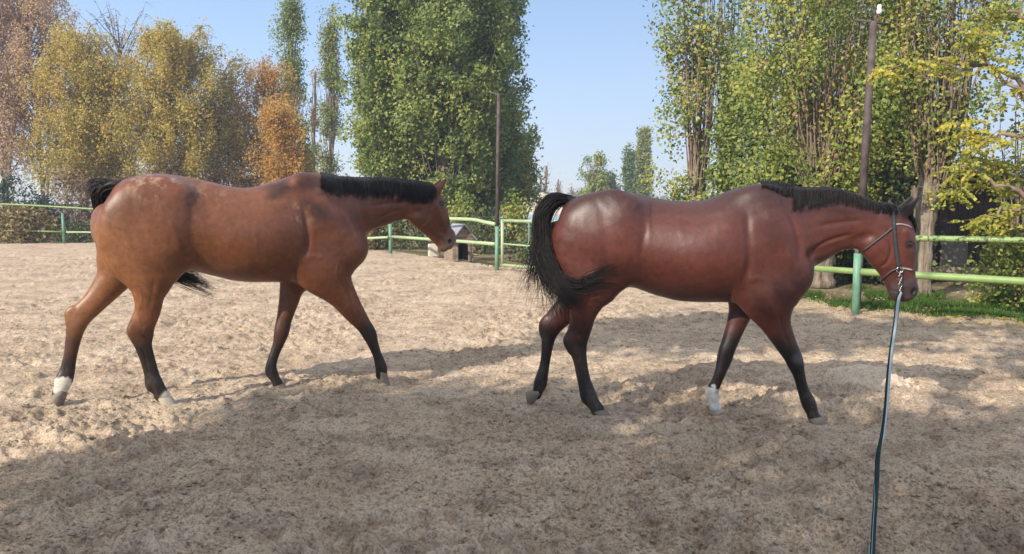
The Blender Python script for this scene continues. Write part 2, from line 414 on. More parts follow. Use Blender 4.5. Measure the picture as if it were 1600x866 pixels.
class Horse:
    def __init__(s, name, origin, deg):
        s.o = np.array([*origin, 0.0]); s.th = math.radians(deg); s.root = empty(name, s.o, s.th)
        c, si = math.cos(s.th), math.sin(s.th); s.R = np.array([[c, -si, 0], [si, c, 0], [0, 0, 1]])       # local -> world
        s.field = Field([-1.35, -.44, -.02], [2.15, .44, 1.9], .0070)
        s.marks = []; s.cp = s.R.T @ (np.array([0, 0, CAMH]) - s.o)                                                      # camera in local terms
    def P(s, px, py, lat=0.0):           # photograph point on the lengthwise plane at this lateral offset (negative = near side)
        d = s.R.T @ ray(px, py); t = (lat - s.cp[1]) / d[1]; return s.cp + d * t
    def m(s, px, py, lat, r):            # metres for r pixels there
        if r < 15: r = r * .95
        return r * np.linalg.norm(s.P(px, py, lat) - s.cp) / FPX * .985
    def row(s, px, py, r, w_, lat):
        p = s.P(px, py, lat); return [*p, s.m(px, py, lat, r), w_]
    def chain(s, rows, k=.03, sub=3): s.field.chain([s.row(*q) for q in rows], k, sub)
    def mirror(s, rows, k=.03, sub=3):   # same shape on both sides, traced on the midplane
        for sg in (-1, 1):
            out = []
            for px, py, r, w_, lat in rows:
                p = s.P(px, py, 0); out.append([p[0], sg * lat, p[2], s.m(px, py, 0, r), w_])
            s.field.chain(out, k, sub)
    def trunk(s, rows):
        xs = []; zt = []; zb = []; w_ = []
        for px, t, b_, hw in rows:
            xs.append(s.P(px, (t + b_) / 2)[0]); zt.append(s.P(px, t)[2]); zb.append(s.P(px, b_)[2]); w_.append(hw)
        s.field.trunk(np.array(xs), np.array(zt), np.array(zb), np.array(w_))
    def finish(s, colour, m):
        V, F = s.field.surface(); V = smooth_mesh(V, F, 6, .5)
        a_, b_ = V[F[:, 2]] - V[F[:, 0]], V[F[:, 3]] - V[F[:, 1]]; fn = np.cross(a_, b_); nn = np.zeros_like(V)
        for q in range(4):
            for ax in range(3): nn[:, ax] += np.bincount(F[:, q], fn[:, ax], len(V))
        nn /= np.linalg.norm(nn, axis=1)[:, None] + 1e-12
        if (nn * (V - V.mean(0))).sum() < 0: nn = -nn
        D = .0022 * fbm(V[:, 0] * 9 + V[:, 1] * 4, V[:, 2] * 9, 3)
        for pts, lat, w_, dep in s.marks:             # grooves (negative) and ridges (positive) of muscle, bone and tendon
            for sg in ((-1, 1) if lat is None else (math.copysign(1, lat),)):
                L_ = catmull([s.P(px, py, -.2 if lat is None else lat) for px, py in pts], 4)[:, [0, 2]]
                best = np.full(len(V), 9.0); tt = np.zeros(len(V)); n_ = len(L_) - 1
                sel = np.nonzero((V[:, 0] > L_[:, 0].min() - 3 * w_) & (V[:, 0] < L_[:, 0].max() + 3 * w_) & (V[:, 2] > L_[:, 1].min() - 3 * w_) & (V[:, 2] < L_[:, 1].max() + 3 * w_) & (V[:, 1] * sg > .015))[0]
                if not len(sel): continue
                Q = V[sel][:, [0, 2]]
                for i in range(n_):
                    ab = L_[i + 1] - L_[i]; t = np.clip(((Q - L_[i]) @ ab) / (ab @ ab + 1e-12), 0, 1); d = np.linalg.norm(Q - L_[i] - t[:, None] * ab, axis=1)
                    u = d < best[sel]; best[sel[u]] = d[u]; tt[sel[u]] = (i + t[u]) / n_
                fade = sstep(-.02, .25, tt[sel]) * sstep(1.02, .75, tt[sel])
                D[sel] += dep * np.exp(-(best[sel] / w_) ** 2) * fade * np.clip(nn[sel, 1] * sg * 1.6, 0, 1)
        V = V + nn * D[:, None]
        s.V = V; col = colour(s, V)
        s.body = mesh('body', V, F, m, s.root, True, {'coat': np.concatenate([col, np.ones((len(V), 1))], 1)})
        s.bvh = BVHTree.FromPolygons([Vector(v) for v in V], [tuple(f) for f in F.tolist()])
    def hit(s, x, z, side=-1):
        r = s.bvh.ray_cast(Vector((x, side * 1.0, z)), Vector((0, -side, 0)))
        return None if r[0] is None else np.array(r[0])
    def pix(s, px, py, off=.004):        # point on the skin seen at this pixel of the photograph
        d = Vector(s.R.T @ ray(px, py)).normalized(); r = s.bvh.ray_cast(Vector(s.cp), d)
        return None if r[0] is None else np.array(r[0]) + np.array(r[1]) * off

def hoof(H, C, Sx, fwd, m, r0=.050, r1=.068, label=None):
    """C centre of the coronet, Sx centre of the sole, fwd direction of the toe in the x-z plane (local)"""
    C = np.array(C); Sx = np.array(Sx); f = np.array(fwd, float); f /= np.linalg.norm(f); y = np.array([0, 1.0, 0])
    k = 20; th = np.arange(k) * 2 * math.pi / k; V = []
    rings = [(-.18, r0 * .86), (0, r0), (.06, r0 * 1.04), (.5, (r0 + r1) / 2), (.96, r1), (1, r1 * .985)]
    for t, r in rings:
        c = C + (Sx - C) * t
        for a in th:
            ff = math.cos(a); back = .82 if ff < 0 else 1.0
            V.append(c + f * r * ff * back * (1.08 if ff > 0 else 1) + y * r * .88 * math.sin(a) + np.array([0, 0, (.012 * ff if t < .1 else 0)]))
    n_ = len(rings); F = [[i * k + j, i * k + (j + 1) % k, (i + 1) * k + (j + 1) % k, (i + 1) * k + j] for i in range(n_ - 1) for j in range(k)]
    V.append(Sx); V.append(C); b = n_ * k
    F3 = [[b, (n_ - 1) * k + (j + 1) % k, (n_ - 1) * k + j] for j in range(k)] + [[b + 1, j, (j + 1) % k] for j in range(k)]
    o = mesh('hoof', V, [np.array(F), np.array(F3)], m, H.root, True)
    if label: o['label'] = label
    return o

def hair(name, guides, m, parent, count, r=.0018, spread=.02, sub=5, jit=.01, tipspread=1.0, rr=None, sides=3, lenvar=.25):
    """guides: list of (k,4) arrays x y z spreadfactor; strands are thin tapering tubes around blends of neighbouring guides"""
    rr = rr or np.random.default_rng(11); B = MB()
    def rs(g):
        q = catmull(g, 6); d = np.concatenate([[0], np.cumsum(np.linalg.norm(np.diff(q[:, :3], axis=0), axis=1))]); t = np.linspace(0, d[-1], 9)
        return np.stack([np.interp(t, d, q[:, c_]) for c_ in range(4)], -1)
    G = [rs(g) for g in guides]
    for i in range(count):
        g = rr.random() * (len(G) - 1); a = int(g); f = g - a
        P = G[a] * (1 - f) + G[min(a + 1, len(G) - 1)] * f
        L = 1 - lenvar * rr.random() ** 1.5; 
        lk = rr.integers(0, 14); off = (np.random.default_rng(lk + 50).normal(size=3) * .85 + rr.normal(size=3) * .6) * spread; L *= .86 + .2 * np.random.default_rng(lk + 90).random(); Q = catmull(P, sub); Q = Q[:max(3, int(len(Q) * min(1, L)))]; t = np.linspace(0, 1, len(Q))
        w1 = rr.normal(size=3) * jit; ph = rr.random() * 6
        D = off[None] * (Q[:, 3:4]) * (1 + (tipspread - 1) * t[:, None]) + w1[None] * np.sin(t * 5 + ph)[:, None] * t[:, None]
        rad = r * (.7 + .6 * rr.random()) * (1 - t ** 3 * .8)
        B.tube(Q[:, :3] + D, rad, sides, rr.random(), cap=False)
    return B.build(name, m, parent)

def mane(H, crest, name, m, length, count=420, slant=0.0, seed=5, lift=.012, r=.0024, root_up=.012, fall=-1):
    """strands rooted on the crest that drape over the near side of the neck. crest rows: px, py, length factor"""
    rr = np.random.default_rng(seed); C = catmull([[*H.P(a, b_), l] for a, b_, l in crest], 12); B = MB()
    for i in range(count):
        u = rr.random() * (len(C) - 1); a = int(u); f = u - a; c = C[a] * (1 - f) + C[min(a + 1, len(C) - 1)] * f
        lk = int(u * 2.3); lr = np.random.default_rng(seed * 1000 + lk).random(4); L = length * c[3] * (.80 + .34 * lr[0] - .16 * rr.random()); n_ = 9; off = .004 + lift * rr.random(); sl = slant + .5 * (lr[1] - .5) + .07 * rr.normal() + ((lk + .5) - u * 2.3) * .16; off += .010 * lr[2]
        tz = H.bvh.ray_cast(Vector((c[0], 0, 2.6)), Vector((0, 0, -1)))[0]; c = c.copy(); c[2] = tz[2] if tz is not None else c[2]
        P = [c[:3] + [0, -fall * .012 + .008 * rr.normal(), -.004], c[:3] + [0, 0, root_up * (.3 + .7 * rr.random())]]
        z0 = c[2]; x0 = c[0]; y0 = None
        for q in range(1, n_ - 1):
            t = q / (n_ - 2); z = z0 - L * t; x = x0 + sl * L * t + .004 * math.sin(q + i)
            h = H.hit(x, z, fall); yy_ = P[-1][1] + fall * .006 if h is None else h[1] + fall * off
            if q > 1 and h is not None and abs(yy_) < abs(P[-1][1]): yy_ = P[-1][1]
            P.append([x, yy_, z])
        P = np.array(P); t = np.linspace(0, 1, n_); B.tube(P, r * (.7 + .6 * rr.random()) * (1 - .75 * t ** 3), 3, rr.random(), cap=False)
    for i in range(count // 2):           # close under layer
        u = rr.random() * (len(C) - 1); a = int(u); f = u - a; c = (C[a] * (1 - f) + C[min(a + 1, len(C) - 1)] * f).copy()
        tz = H.bvh.ray_cast(Vector((c[0], 0, 2.6)), Vector((0, 0, -1)))[0]; c[2] = tz[2] if tz is not None else c[2]; L = length * c[3] * (.62 + .2 * rr.random()); P = [c[:3] + [0, 0, root_up * .3]]
        for q in range(1, 7):
            z = c[2] - L * q / 6; x = c[0] + slant * L * q / 6; h = H.hit(x, z, fall); y_ = P[-1][1] + fall * .005 if h is None else h[1] + fall * .004
            P.append([x, y_ if abs(y_) > abs(P[-1][1]) else P[-1][1], z])
        B.tube(np.array(P), r * 1.3 * (1 - .6 * np.linspace(0, 1, 7) ** 3), 3, rr.random(), cap=False)
    return B.build(name, m, H.root)

def coat(name, rough=.43, spec=.45):
    m, n, b = mat(name, rough, spec)
    a = N(n, 'ShaderNodeAttribute', attribute_name='coat')
    v = ramp(n, noise(n, 26, 6, rough=.7), [(.3, (.70, .69, .68)), (.7, (1.24, 1.22, 1.18))])
    v2 = ramp(n, noise(n, 3.2, 4), [(.3, (.86, .84, .84)), (.7, (1.12, 1.12, 1.12))])
    dust = ramp(n, noise(n, 7, 7, rough=.75), [(.60, (0, 0, 0)), (.78, (1, 1, 1))])
    c = mixc(n, 1.0, mixc(n, 1.0, a.outputs['Color'], v, 'MULTIPLY'), v2, 'MULTIPLY')
    sc = N(n, 'ShaderNodeMath', operation='MULTIPLY'); n.links.new(dust, sc.inputs[0]); sc.inputs[1].default_value = .10
    c = mixc(n, sc.outputs[0], c, (.34, .24, .16)); n.links.new(c, b.inputs['Base Color'])
    u1 = bump(n, b, noise(n, 34, 5, rough=.65), .12, .008); u2 = N(n, 'ShaderNodeBump', Strength=.28, Distance=.004); n.links.new(noise(n, 210, 4, stretch=(.45, 1, 1)), u2.inputs['Height']); n.links.new(u1.outputs[0], u2.inputs['Normal']); n.links.new(u2.outputs[0], b.inputs['Normal'])
    b.inputs['Sheen Weight'].default_value = .03; b.inputs['Sheen Roughness'].default_value = .4
    b.inputs['Coat Weight'].default_value = .04; b.inputs['Coat Roughness'].default_value = .35
    return m
def hairmat(name, col, hi):
    m, n, b = mat(name, .55, .28); a = N(n, 'ShaderNodeAttribute', attribute_name='tone')
    n.links.new(ramp(n, a.outputs['Fac'], [(.2, col), (1, hi)]), b.inputs['Base Color']); return m

HOOF = simple('hoof_horn', [(.15, .118, .09), (.27, .22, .17)], 14, .6, .3, .3, 60)
HOOFW = simple('dusty_pale_hoof_horn', [(.36, .30, .23), (.52, .45, .36)], 14, .65, .3, .3, 60)
EYE = simple('dark_eye', [(.008, .005, .004), (.02, .01, .007)], 30, .06, .8)

def near(V, p, r0, r1):                  # 1 inside r0 of p, 0 beyond r1
    return 1 - sstep(r0, r1, np.linalg.norm(V - np.asarray(p), axis=1))
def mixv(c, col, f): return c * (1 - f[:, None]) + np.asarray(col) * f[:, None]

# ---- first horse: warm bay, walking away to the right, in full sun
A = Horse('horse', (-2.10, 5.985), 22)
A.trunk([(166, 318, 392, .10), (184, 289, 420, .175), (212, 276, 436, .235), (249, 271, 438, .27), (290, 276, 424, .262), (326, 283, 430, .27), (360, 291, 438, .30),
         (392, 293.5, 441, .315), (430, 284, 441, .30), (472, 275, 442, .25), (505, 278, 436, .215), (535, 300, 428, .17), (552, 340, 410, .11)])
A.chain([(492, 338, 62, .175, 0), (525, 330, 52, .15, 0), (560, 322, 43, .115, 0), (600, 315, 36, .088, 0), (640, 311, 28, .072, 0), (664, 308, 22, .066, 0)], .06)
# head
A.chain([(672, 306, 17, .066, 0), (678, 320, 17, .078, 0), (686, 340, 16, .062, 0), (693, 360, 13.5, .046, 0), (697, 375, 12, .045, 0), (698, 380, 11.5, .046, 0)], .02)
A.mirror([(655, 332, 20, .035, .040), (663, 337, 19, .03, .036)], .03)
A.chain([(660, 338, 21, .06, 0), (676, 358, 15, .046, 0), (688, 376, 11, .04, 0), (692, 385, 7, .034, 0)], .02)
A.chain([(702, 366, 10, .050, 0), (705, 374, 9, .053, 0), (702, 383, 7, .046, 0)], .012); A.chain([(690, 388, 5.5, .030, 0), (694, 389, 5.5, .032, 0)], .010)
A.mirror([(678, 322, 5, .022, .062), (688, 345, 4.5, .014, .052)], .012)        # brow and cheek ridge
A.mirror([(676, 305, 7.5, .018, .050), (684, 292, 6.5, .013, .062), (693, 280, 2.0, .007, .066)], .012)     # ears
# shoulder, haunch
A.mirror([(475, 300, 24, .06, .12), (510, 345, 30, .075, .155), (538, 388, 25, .075, .125)], .08)
A.mirror([(538, 388, 24, .075, .125), (505, 412, 32, .08, .15), (496, 425, 28, .065, .14)], .08)
A.mirror([(250, 312, 32, .08, .165), (218, 332, 42, .095, .15), (203, 362, 40, .095, .14), (207, 398, 36, .085, .14)], .08)
A.mirror([(280, 315, 18, .06, .20), (270, 355, 28, .085, .175), (256, 392, 34, .09, .155)], .08)
A.mirror([(548, 395, 18, .06, .07)], .04)
# legs: px, py, half width px, lateral radius m, lateral position m
A.chain([(240, 395, 40, .10, -.15), (236, 432, 32, .085, -.145), (233, 458, 22, .068, -.14), (231, 485, 17.5, .052, -.13), (222, 508, 17.5, .043, -.125), (221, 522, 16.5, .041, -.12), (224, 540, 12.5, .034, -.12),
         (231, 563, 10.8, .029, -.115), (237, 585, 11, .030, -.115), (241, 600, 13, .036, -.115), (248, 611, 11.5, .033, -.115), (254, 619, 11, .036, -.115)], .05)
A.chain([(194, 395, 36, .10, .15), (182, 428, 25, .085, .15), (165, 452, 19.5, .068, .145), (147, 473, 16, .052, .135), (128, 492, 15, .043, .13), (120, 508, 13.5, .041, .125), (114.5, 530, 10.5, .034, .12),
         (110, 556, 9.2, .029, .115), (105, 580, 10.5, .030, .115), (99.5, 595, 12, .036, .11), (96, 607, 9.5, .033, .11), (93, 615, 10.5, .035, .11)], .05)
A.chain([(503, 420, 34, .085, -.13), (521, 444, 28, .075, -.125), (537, 465, 21.5, .062, -.12), (553, 488, 16.5, .052, -.115), (568, 508, 13, .044, -.11), (577, 522, 12.3, .043, -.11), (583, 538, 9, .033, -.11),
         (590, 556, 7.8, .028, -.11), (594.5, 570, 9.5, .033, -.11), (596, 578, 10, .034, -.11), (596, 586, 9.6, .034, -.11)], .05)
A.chain([(466, 425, 26, .075, .13), (457, 446, 19, .062, .125), (451, 472, 15, .052, .12), (444, 500, 12.3, .044, .115), (440, 519, 12, .043, .11), (436, 534, 9.4, .033, .11),
         (429, 553, 7.8, .028, .11), (424, 570, 8.4, .030, .11), (424, 581, 10, .034, .11), (430, 592, 7.8, .031, .11), (434, 600, 8.5, .034, .11)], .05)
A.chain([(208, 512, 7, .026, -.125), (206, 518, 7.5, .027, -.125), (212, 530, 6, .024, -.122)], .015); A.chain([(114, 484, 7, .026, .13), (109, 490, 7.5, .027, .13), (109, 504, 6, .024, .125)], .015)
# tendon grooves, hollow of the flank, elbow fold
A.mirror([(299, 300, 8, .05, .245)], .03)
for q in []:
    a_, b_ = A.P(*q[0]), A.P(*q[1])
    for sg in (-1, 1): A.field.seg([a_[0], sg * q[2], a_[2]], [b_[0], sg * (q[2] - .02), b_[2]], q[3] * 1.2, q[3], .05, .05, .07, carve=True)
a_, b_ = A.P(570, 352), A.P(650, 331)
for sg in (-1, 1): A.field.seg([a_[0], sg * .145, a_[2]], [b_[0], sg * .092, b_[2]], .016, .012, .03, .02, .04, carve=True)
for sg in (-1, 1):
    e = A.P(703, 374); A.field.seg([e[0], sg * .052, e[2]], [e[0] - .012, sg * .048, e[2] - .022], .012, .008, .014, .012, .008, carve=True)

def coatA(H, V):
    x, y, z = V.T; nz = fbm(x * 7, z * 7 + y * 5, 3)
    base = np.tile(np.array([.155, .053, .021]), (len(V), 1))
    rump = sstep(-.35, -.95, x); base = mixv(base, (.27, .112, .040), rump * .75 * sstep(1.55, 1.2, z))          # haunch lighter golden, the fuller sun there painted in
    base = mixv(base, (.15, .045, .022), sstep(1.35, 1.6, z) * .55)
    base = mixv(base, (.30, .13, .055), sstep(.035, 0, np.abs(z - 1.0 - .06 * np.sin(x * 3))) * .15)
    base = mixv(base, (.125, .036, .017), sstep(.0, .7, x + .2 * nz) * sstep(.8, 1.0, z) * .55)  # fore half darkened, painting in the weaker sun on the shoulder
    fore = sstep(-.1, .1, x)
    lim = .50 - .01 * fore + .12 * nz
    dk = sstep(lim + .13, lim - .08, z); base = mixv(base, (.008, .005, .0045), dk * .95)
    rust = near(V, H.P(112, 545, .12), .03, .12) ; base = mixv(base, (.12, .04, .02), rust * .5)
    rust = near(V, H.P(440, 520, .11), .03, .16); base = mixv(base, (.12, .04, .02), rust * .45)
    sock = near(V + .05 * fbm(x * 30 + y * 9, z * 30, 2)[:, None] * [0, 0, 1], H.P(98, 602, .11), .062, .075); base = mixv(base, (.64, .58, .49), sock * (z < .30))
    sock = near(V, H.P(263, 622, -.115), .05, .075); base = mixv(base, (.58, .53, .46), sock)
    sock = near(V, H.P(234, 618, -.115), .022, .04); base = mixv(base, (.5, .45, .38), sock)
    # head
    mz = near(V, H.P(703, 382), .06, .12); base = mixv(base, (.20, .14, .115), mz * .75)
    mz = near(V, H.P(699, 362), .02, .05) * (H.P(0, 0)[0] * 0 + 1); base = mixv(base, (.16, .09, .07), mz * .5)
    base = mixv(base, (.055, .024, .016), near(V, H.P(697, 350), .03, .09) * .75)
    base = mixv(base, (.04, .02, .015), near(V, H.P(680, 362), .02, .06) * .6)
    e = H.P(701, 375); 
    for sg in (-1, 1): base = mixv(base, (.012, .008, .008), near(V, (e[0] - .004, sg * .044, e[2] - .010), .012, .026))
    for sg in (-1, 1):
        ee = H.P(688, 318); base = mixv(base, (.03, .015, .012), near(V, (ee[0] - .01, sg * .072, ee[2]), .018, .034) * .85)
    nd = fbm(x * 16, z * 16 + y * 9, 4, .65); nf = fbm(x * 60, z * 24 + y * 30, 3, .6)
    for q, r_, am in (((236, 284), .22, .65), ((268, 283), .12, .5), ((468, 335), .15, .5), ((330, 300), .22, .25), ((500, 300), .08, .3)):      # dried sand rubbed into the coat, and a lighter sheen painted over the ribs
        p = H.P(*q, -.18); base = mixv(base, (.40, .27, .175), np.clip(near(V, p, .02, r_) * am * sstep(-.05, .45, nd + .5 * nf), 0, 1))
    base = mixv(base, (.26, .19, .13), np.clip(sstep(.5, .05, z) * .14 * sstep(-.2, .5, nd + nf), 0, 1))                                            # dusty lower legs
    base = base * (1 + .10 * nf[:, None])
    return np.clip(base * (1 + .12 * nz[:, None]), .004, 1)
VA = [([(530, 400), (522, 425), (535, 452), (548, 476)], -.13, .006, .003), ([(215, 440), (222, 465), (216, 490), (222, 512)], -.13, .006, .003), ([(675, 345), (684, 358), (690, 366)], None, .005, .002), ([(668, 330), (672, 345), (682, 352)], None, .004, .002),
 ([(172, 440), (160, 462), (140, 486), (124, 510)], .13, .006, .003)]
A.marks = VA + [([(500, 285), (520, 312), (542, 345), (556, 372)], None, .022, -.010), ([(492, 300), (508, 330), (525, 365), (530, 390)], None, .03, .006), ([(472, 310), (478, 345), (480, 378), (474, 408)], None, .026, -.014),
  ([(476, 404), (490, 400), (505, 404)], -.2, .02, .003), ([(303, 296), (302, 330), (300, 365), (310, 395), (335, 418)], None, .038, -.009), ([(276, 290), (292, 298), (300, 306)], None, .04, .005), ([(205, 300), (212, 335), (226, 375), (238, 415)], None, .024, -.0035),
  ([(232, 305), (246, 345), (256, 400)], None, .03, -.003), ([(262, 330), (276, 370), (282, 405)], None, .025, .005), ([(243, 425), (238, 460), (232, 488)], -.15, .016, -.003), ([(172, 430), (156, 462), (134, 488)], .15, .016, -.003),
  ([(575, 350), (605, 338), (640, 326)], None, .014, -.009), ([(560, 300), (600, 297), (650, 303)], None, .03, .006), ([(580, 322), (615, 318), (650, 316)], None, .016, -.005),
  ([(672, 318), (677, 336), (670, 350), (655, 356)], None, .010, -.006), ([(690, 330), (693, 345), (697, 356)], None, .007, .004), ([(684, 386), (692, 383), (702, 386)], None, .004, -.004), ([(692, 366), (700, 371), (704, 380)], None, .010, .004),
  ([(221, 535), (228, 562), (234, 588)], -.11, .006, -.005), ([(111, 520), (107, 552), (102, 582)], .11, .006, -.005), ([(583, 530), (588, 552), (592, 568)], -.11, .005, -.005), ([(435, 530), (428, 552), (423, 572)], .11, .005, -.005),
  ([(226, 508), (228, 525)], -.12, .012, .006), ([(128, 500), (122, 512)], .12, .012, .006), ([(540, 440), (548, 470), (566, 500)], -.12, .010, -.006), ([(462, 445), (455, 475), (447, 500)], .12, .010, -.006),
  ([(350, 320), (358, 360), (350, 405)], None, .02, .0012), ([(390, 330), (400, 362), (396, 400)], None, .02, .0012), ([(330, 300), (400, 312), (460, 305)], None, .03, -.005)]
COATA = coat('bay_coat'); A.finish(coatA, COATA)
HAIRA = hairmat('black_brown_hair', (.012, .010, .010), (.045, .036, .034))
mane(A, [(500, 276, .75), (520, 277, 1.05), (560, 279, 1.1), (600, 279, 1.1), (635, 284, 1.25), (660, 289, 1.2), (676, 293, .8)], 'mane', HAIRA, .145, 1300, slant=-.10, r=.0019)
def eye(H, px, py, r=.019):
    for sg in (-1, 1):
        p = H.P(px, py); h = H.hit(p[0], p[2], sg)
        if h is None: continue
        V = IVs * r * np.array([1.15, .8, .9]) + h - np.array([0, sg * r * .45, 0]); mesh('eye', V, IFs, EYE, H.root)
        B = MB(); t = np.linspace(.1, math.pi - .1, 9); 
        B.tube(np.stack([h[0] + r * 1.35 * np.cos(t), np.full(9, h[1] + sg * .002), h[2] + r * 1.05 * np.sin(t)], -1), .0045, 5); B.build('eyelid', EYELID, H.root)
def sphere(n_=10, k=14):
    V = []; 
    for i in range(n_ + 1):
        for j in range(k):
            a = math.pi * i / n_; b_ = 2 * math.pi * j / k; V.append([math.sin(a) * math.cos(b_), math.sin(a) * math.sin(b_), math.cos(a)])
    F = [[i * k + j, (i + 1) * k + j, (i + 1) * k + (j + 1) % k, i * k + (j + 1) % k] for i in range(n_) for j in range(k)]
    return np.array(V), np.array(F)
IVs, IFs = sphere()
EYELID = simple('dark_eyelid_skin', [(.02, .012, .01), (.05, .03, .022)], 40, .5)
eye(A, 686, 319)
def put_hoof(H, c, s_, lat, m, fwd=None, **kw):
    C = H.P(*c, lat); Sx = H.P(*s_, lat)
    return hoof(H, C, Sx, fwd or (1, 0, 0), m, **kw)
put_hoof(A, (255, 621), (264, 633), -.115, HOOFW, (1, 0, -.10))
put_hoof(A, (97, 612), (86, 628), .11, HOOF, (.6, 0, -.8), r0=.047, r1=.060)
put_hoof(A, (597, 583), (600, 598), -.11, HOOF, (.83, 0, -.56), r0=.049, r1=.062)
put_hoof(A, (434, 602), (439, 609), .11, HOOF, (1, 0, -.05), r0=.047, r1=.062)
# tail: dock lifted, carried down behind the haunch and swinging under the belly on the far side
dk = [A.P(182, 291), A.P(170, 290), A.P(158, 298)]
B = MB(); B.tube(catmull([A.P(196, 290), A.P(180, 288, .0), A.P(168, 290, .01), A.P(157, 298, .03)], 5), np.linspace(.036, .016, 16), 12); B.build('dock', COATA if False else HAIRA, A.root)
def G(H, pts): return np.array([[*H.P(a, b_, l), sp] for a, b_, l, sp in pts])
hair('tail', [G(A, [(186, 285, 0, .3), (166, 284, .02, .6), (152, 291, .06, .8), (153, 312, .12, 1), (166, 350, .22, 1), (190, 385, .30, 1), (225, 408, .30, 1), (265, 418, .28, 1), (300, 432, .26, 1), (330, 446, .25, 1)]),
              G(A, [(186, 292, 0, .3), (170, 291, .02, .6), (158, 300, .06, .8), (160, 322, .12, 1), (172, 360, .22, 1), (196, 396, .30, 1), (232, 418, .30, 1), (270, 430, .28, 1), (305, 446, .26, 1), (340, 460, .25, 1)])],
     HAIRA, A.root, 520, .0028, .020, jit=.02, tipspread=1.0)
hair('tail', [G(A, [(184, 286, .01, .3), (164, 284, .03, .6), (147, 286, .07, 1), (140, 292, .10, 1.3), (136, 300, .12, 1.6)]), G(A, [(184, 288, .01, .3), (168, 288, .03, .6), (155, 300, .06, 1), (150, 315, .08, 1)])], HAIRA, A.root, 300, .0022, .016, jit=.012)
tag(A.root, 'warm bay horse with white hind pastern walking in full sun, no bridle', 'horse', 'bay horses walking in the riding ground')

# ---- second horse: darker red bay on the lunge rope
Bh = Horse('horse', (1.20, 5.42), -9.5)
Bh.trunk([(872, 345, 400, .11), (884, 318, 425, .18), (912, 304, 438, .235), (950, 298.5, 441, .262), (985, 301, 447, .262), (1025, 310, 461, .28), (1064, 314.5, 470, .30),
          (1100, 312, 472, .31), (1135, 300, 472, .295), (1170, 294.5, 475, .25), (1200, 295, 474, .215), (1225, 318, 466, .17), (1239, 365, 450, .10)])
Bh.chain([(1190, 368, 72, .18, 0), (1225, 362, 67, .155, 0), (1258, 355, 58, .125, 0), (1298, 345, 47, .095, 0), (1335, 348, 38, .078, 0), (1368, 350, 30, .070, 0)], .06)
Bh.chain([(1386, 341, 21, .068, 0), (1401, 358, 22, .080, 0), (1405, 382, 22, .068, 0), (1408, 410, 19, .052, 0), (1411, 436, 17, .046, 0), (1410, 450, 18, .052, 0), (1409, 455, 16.5, .050, 0)], .02)
Bh.mirror([(1375, 382, 25, .035, .042), (1386, 392, 24, .03, .036)], .03)
Bh.chain([(1378, 385, 29, .062, 0), (1392, 412, 22, .050, 0), (1401, 438, 17, .043, 0), (1401, 455, 12, .040, 0)], .02)
Bh.chain([(1420, 442, 11, .052, 0), (1423, 453, 10.5, .056, 0), (1418, 463, 8, .048, 0)], .012); Bh.chain([(1399, 463, 7, .032, 0), (1406, 466, 6.5, .034, 0)], .010)
Bh.mirror([(1410, 362, 6, .022, .066), (1412, 395, 5.5, .014, .056)], .012)
Bh.mirror([(1402, 338, 9, .018, .052), (1414, 327, 8, .013, .064), (1429, 308, 2.5, .007, .070)], .012)
Bh.mirror([(1180, 325, 28, .06, .12), (1205, 375, 36, .075, .155), (1226, 428, 28, .075, .12)], .08)
Bh.mirror([(1226, 430, 27, .075, .12), (1196, 455, 36, .08, .15), (1192, 466, 30, .065, .14)], .08)
Bh.mirror([(960, 335, 38, .08, .165), (922, 360, 48, .105, .16), (905, 400, 38, .10, .145), (912, 430, 36, .09, .14)], .09)
Bh.mirror([(975, 345, 22, .07, .195), (962, 390, 36, .09, .17), (940, 425, 34, .09, .15)], .09)
Bh.chain([(935, 430, 42, .10, -.145), (921, 458, 31, .082, -.14), (912, 485, 22.5, .062, -.13), (908, 508, 18.5, .050, -.12), (902, 528, 18, .043, -.11), (902.5, 543, 15, .040, -.105), (906, 562, 12, .033, -.10),
          (911, 588, 11.2, .030, -.10), (916, 606, 12.5, .032, -.10), (920, 620, 14, .037, -.10), (928, 632, 11, .034, -.10), (934, 640, 11.5, .037, -.10)], .05)
Bh.chain([(912, 435, 36, .09, .14), (900, 462, 27, .075, .13), (886, 482, 21, .058, .12), (872, 497, 19, .046, .115), (861, 511, 16.5, .042, .11), (857, 528, 12, .036, .105), (854, 550, 9.2, .029, .10),
          (850.5, 573, 8.8, .029, .10), (846.5, 590, 10.5, .033, .10), (844, 601, 11.3, .036, .10), (841, 610, 8.8, .032, .10), (838, 616, 9.5, .035, .10)], .05)
Bh.chain([(1200, 460, 36, .085, -.125), (1205, 484, 28, .072, -.12), (1213, 508, 21.5, .060, -.115), (1226, 534, 16.5, .050, -.105), (1238, 556, 14, .044, -.10), (1243, 569, 12.8, .042, -.10), (1248, 584, 9.8, .033, -.095),
          (1254, 607, 8.9, .029, -.09), (1261, 624, 10.8, .034, -.09), (1265, 634, 11, .035, -.09), (1269, 645, 9.2, .033, -.09), (1272, 652, 10, .036, -.09)], .05)
Bh.chain([(1166, 455, 28, .078, .12), (1160, 476, 19.5, .060, .11), (1153, 500, 16, .052, .10), (1144, 525, 14, .046, .09), (1136, 546, 12.8, .043, .08), (1132, 561, 12.4, .042, .08), (1127, 578, 9.6, .033, .07),
          (1119, 598, 8.8, .029, .07), (1113, 611, 10.8, .034, .07), (1113, 619, 10.6, .034, .07), (1116, 631, 8.6, .032, .07), (1118, 639, 9.5, .035, .07)], .05)
Bh.chain([(889, 526, 7, .026, -.11), (887, 534, 8, .028, -.11), (892, 547, 6.5, .024, -.105)], .015); Bh.chain([(853, 500, 7, .024, .11), (849, 508, 8, .026, .11), (849, 521, 6.5, .022, .105)], .015)
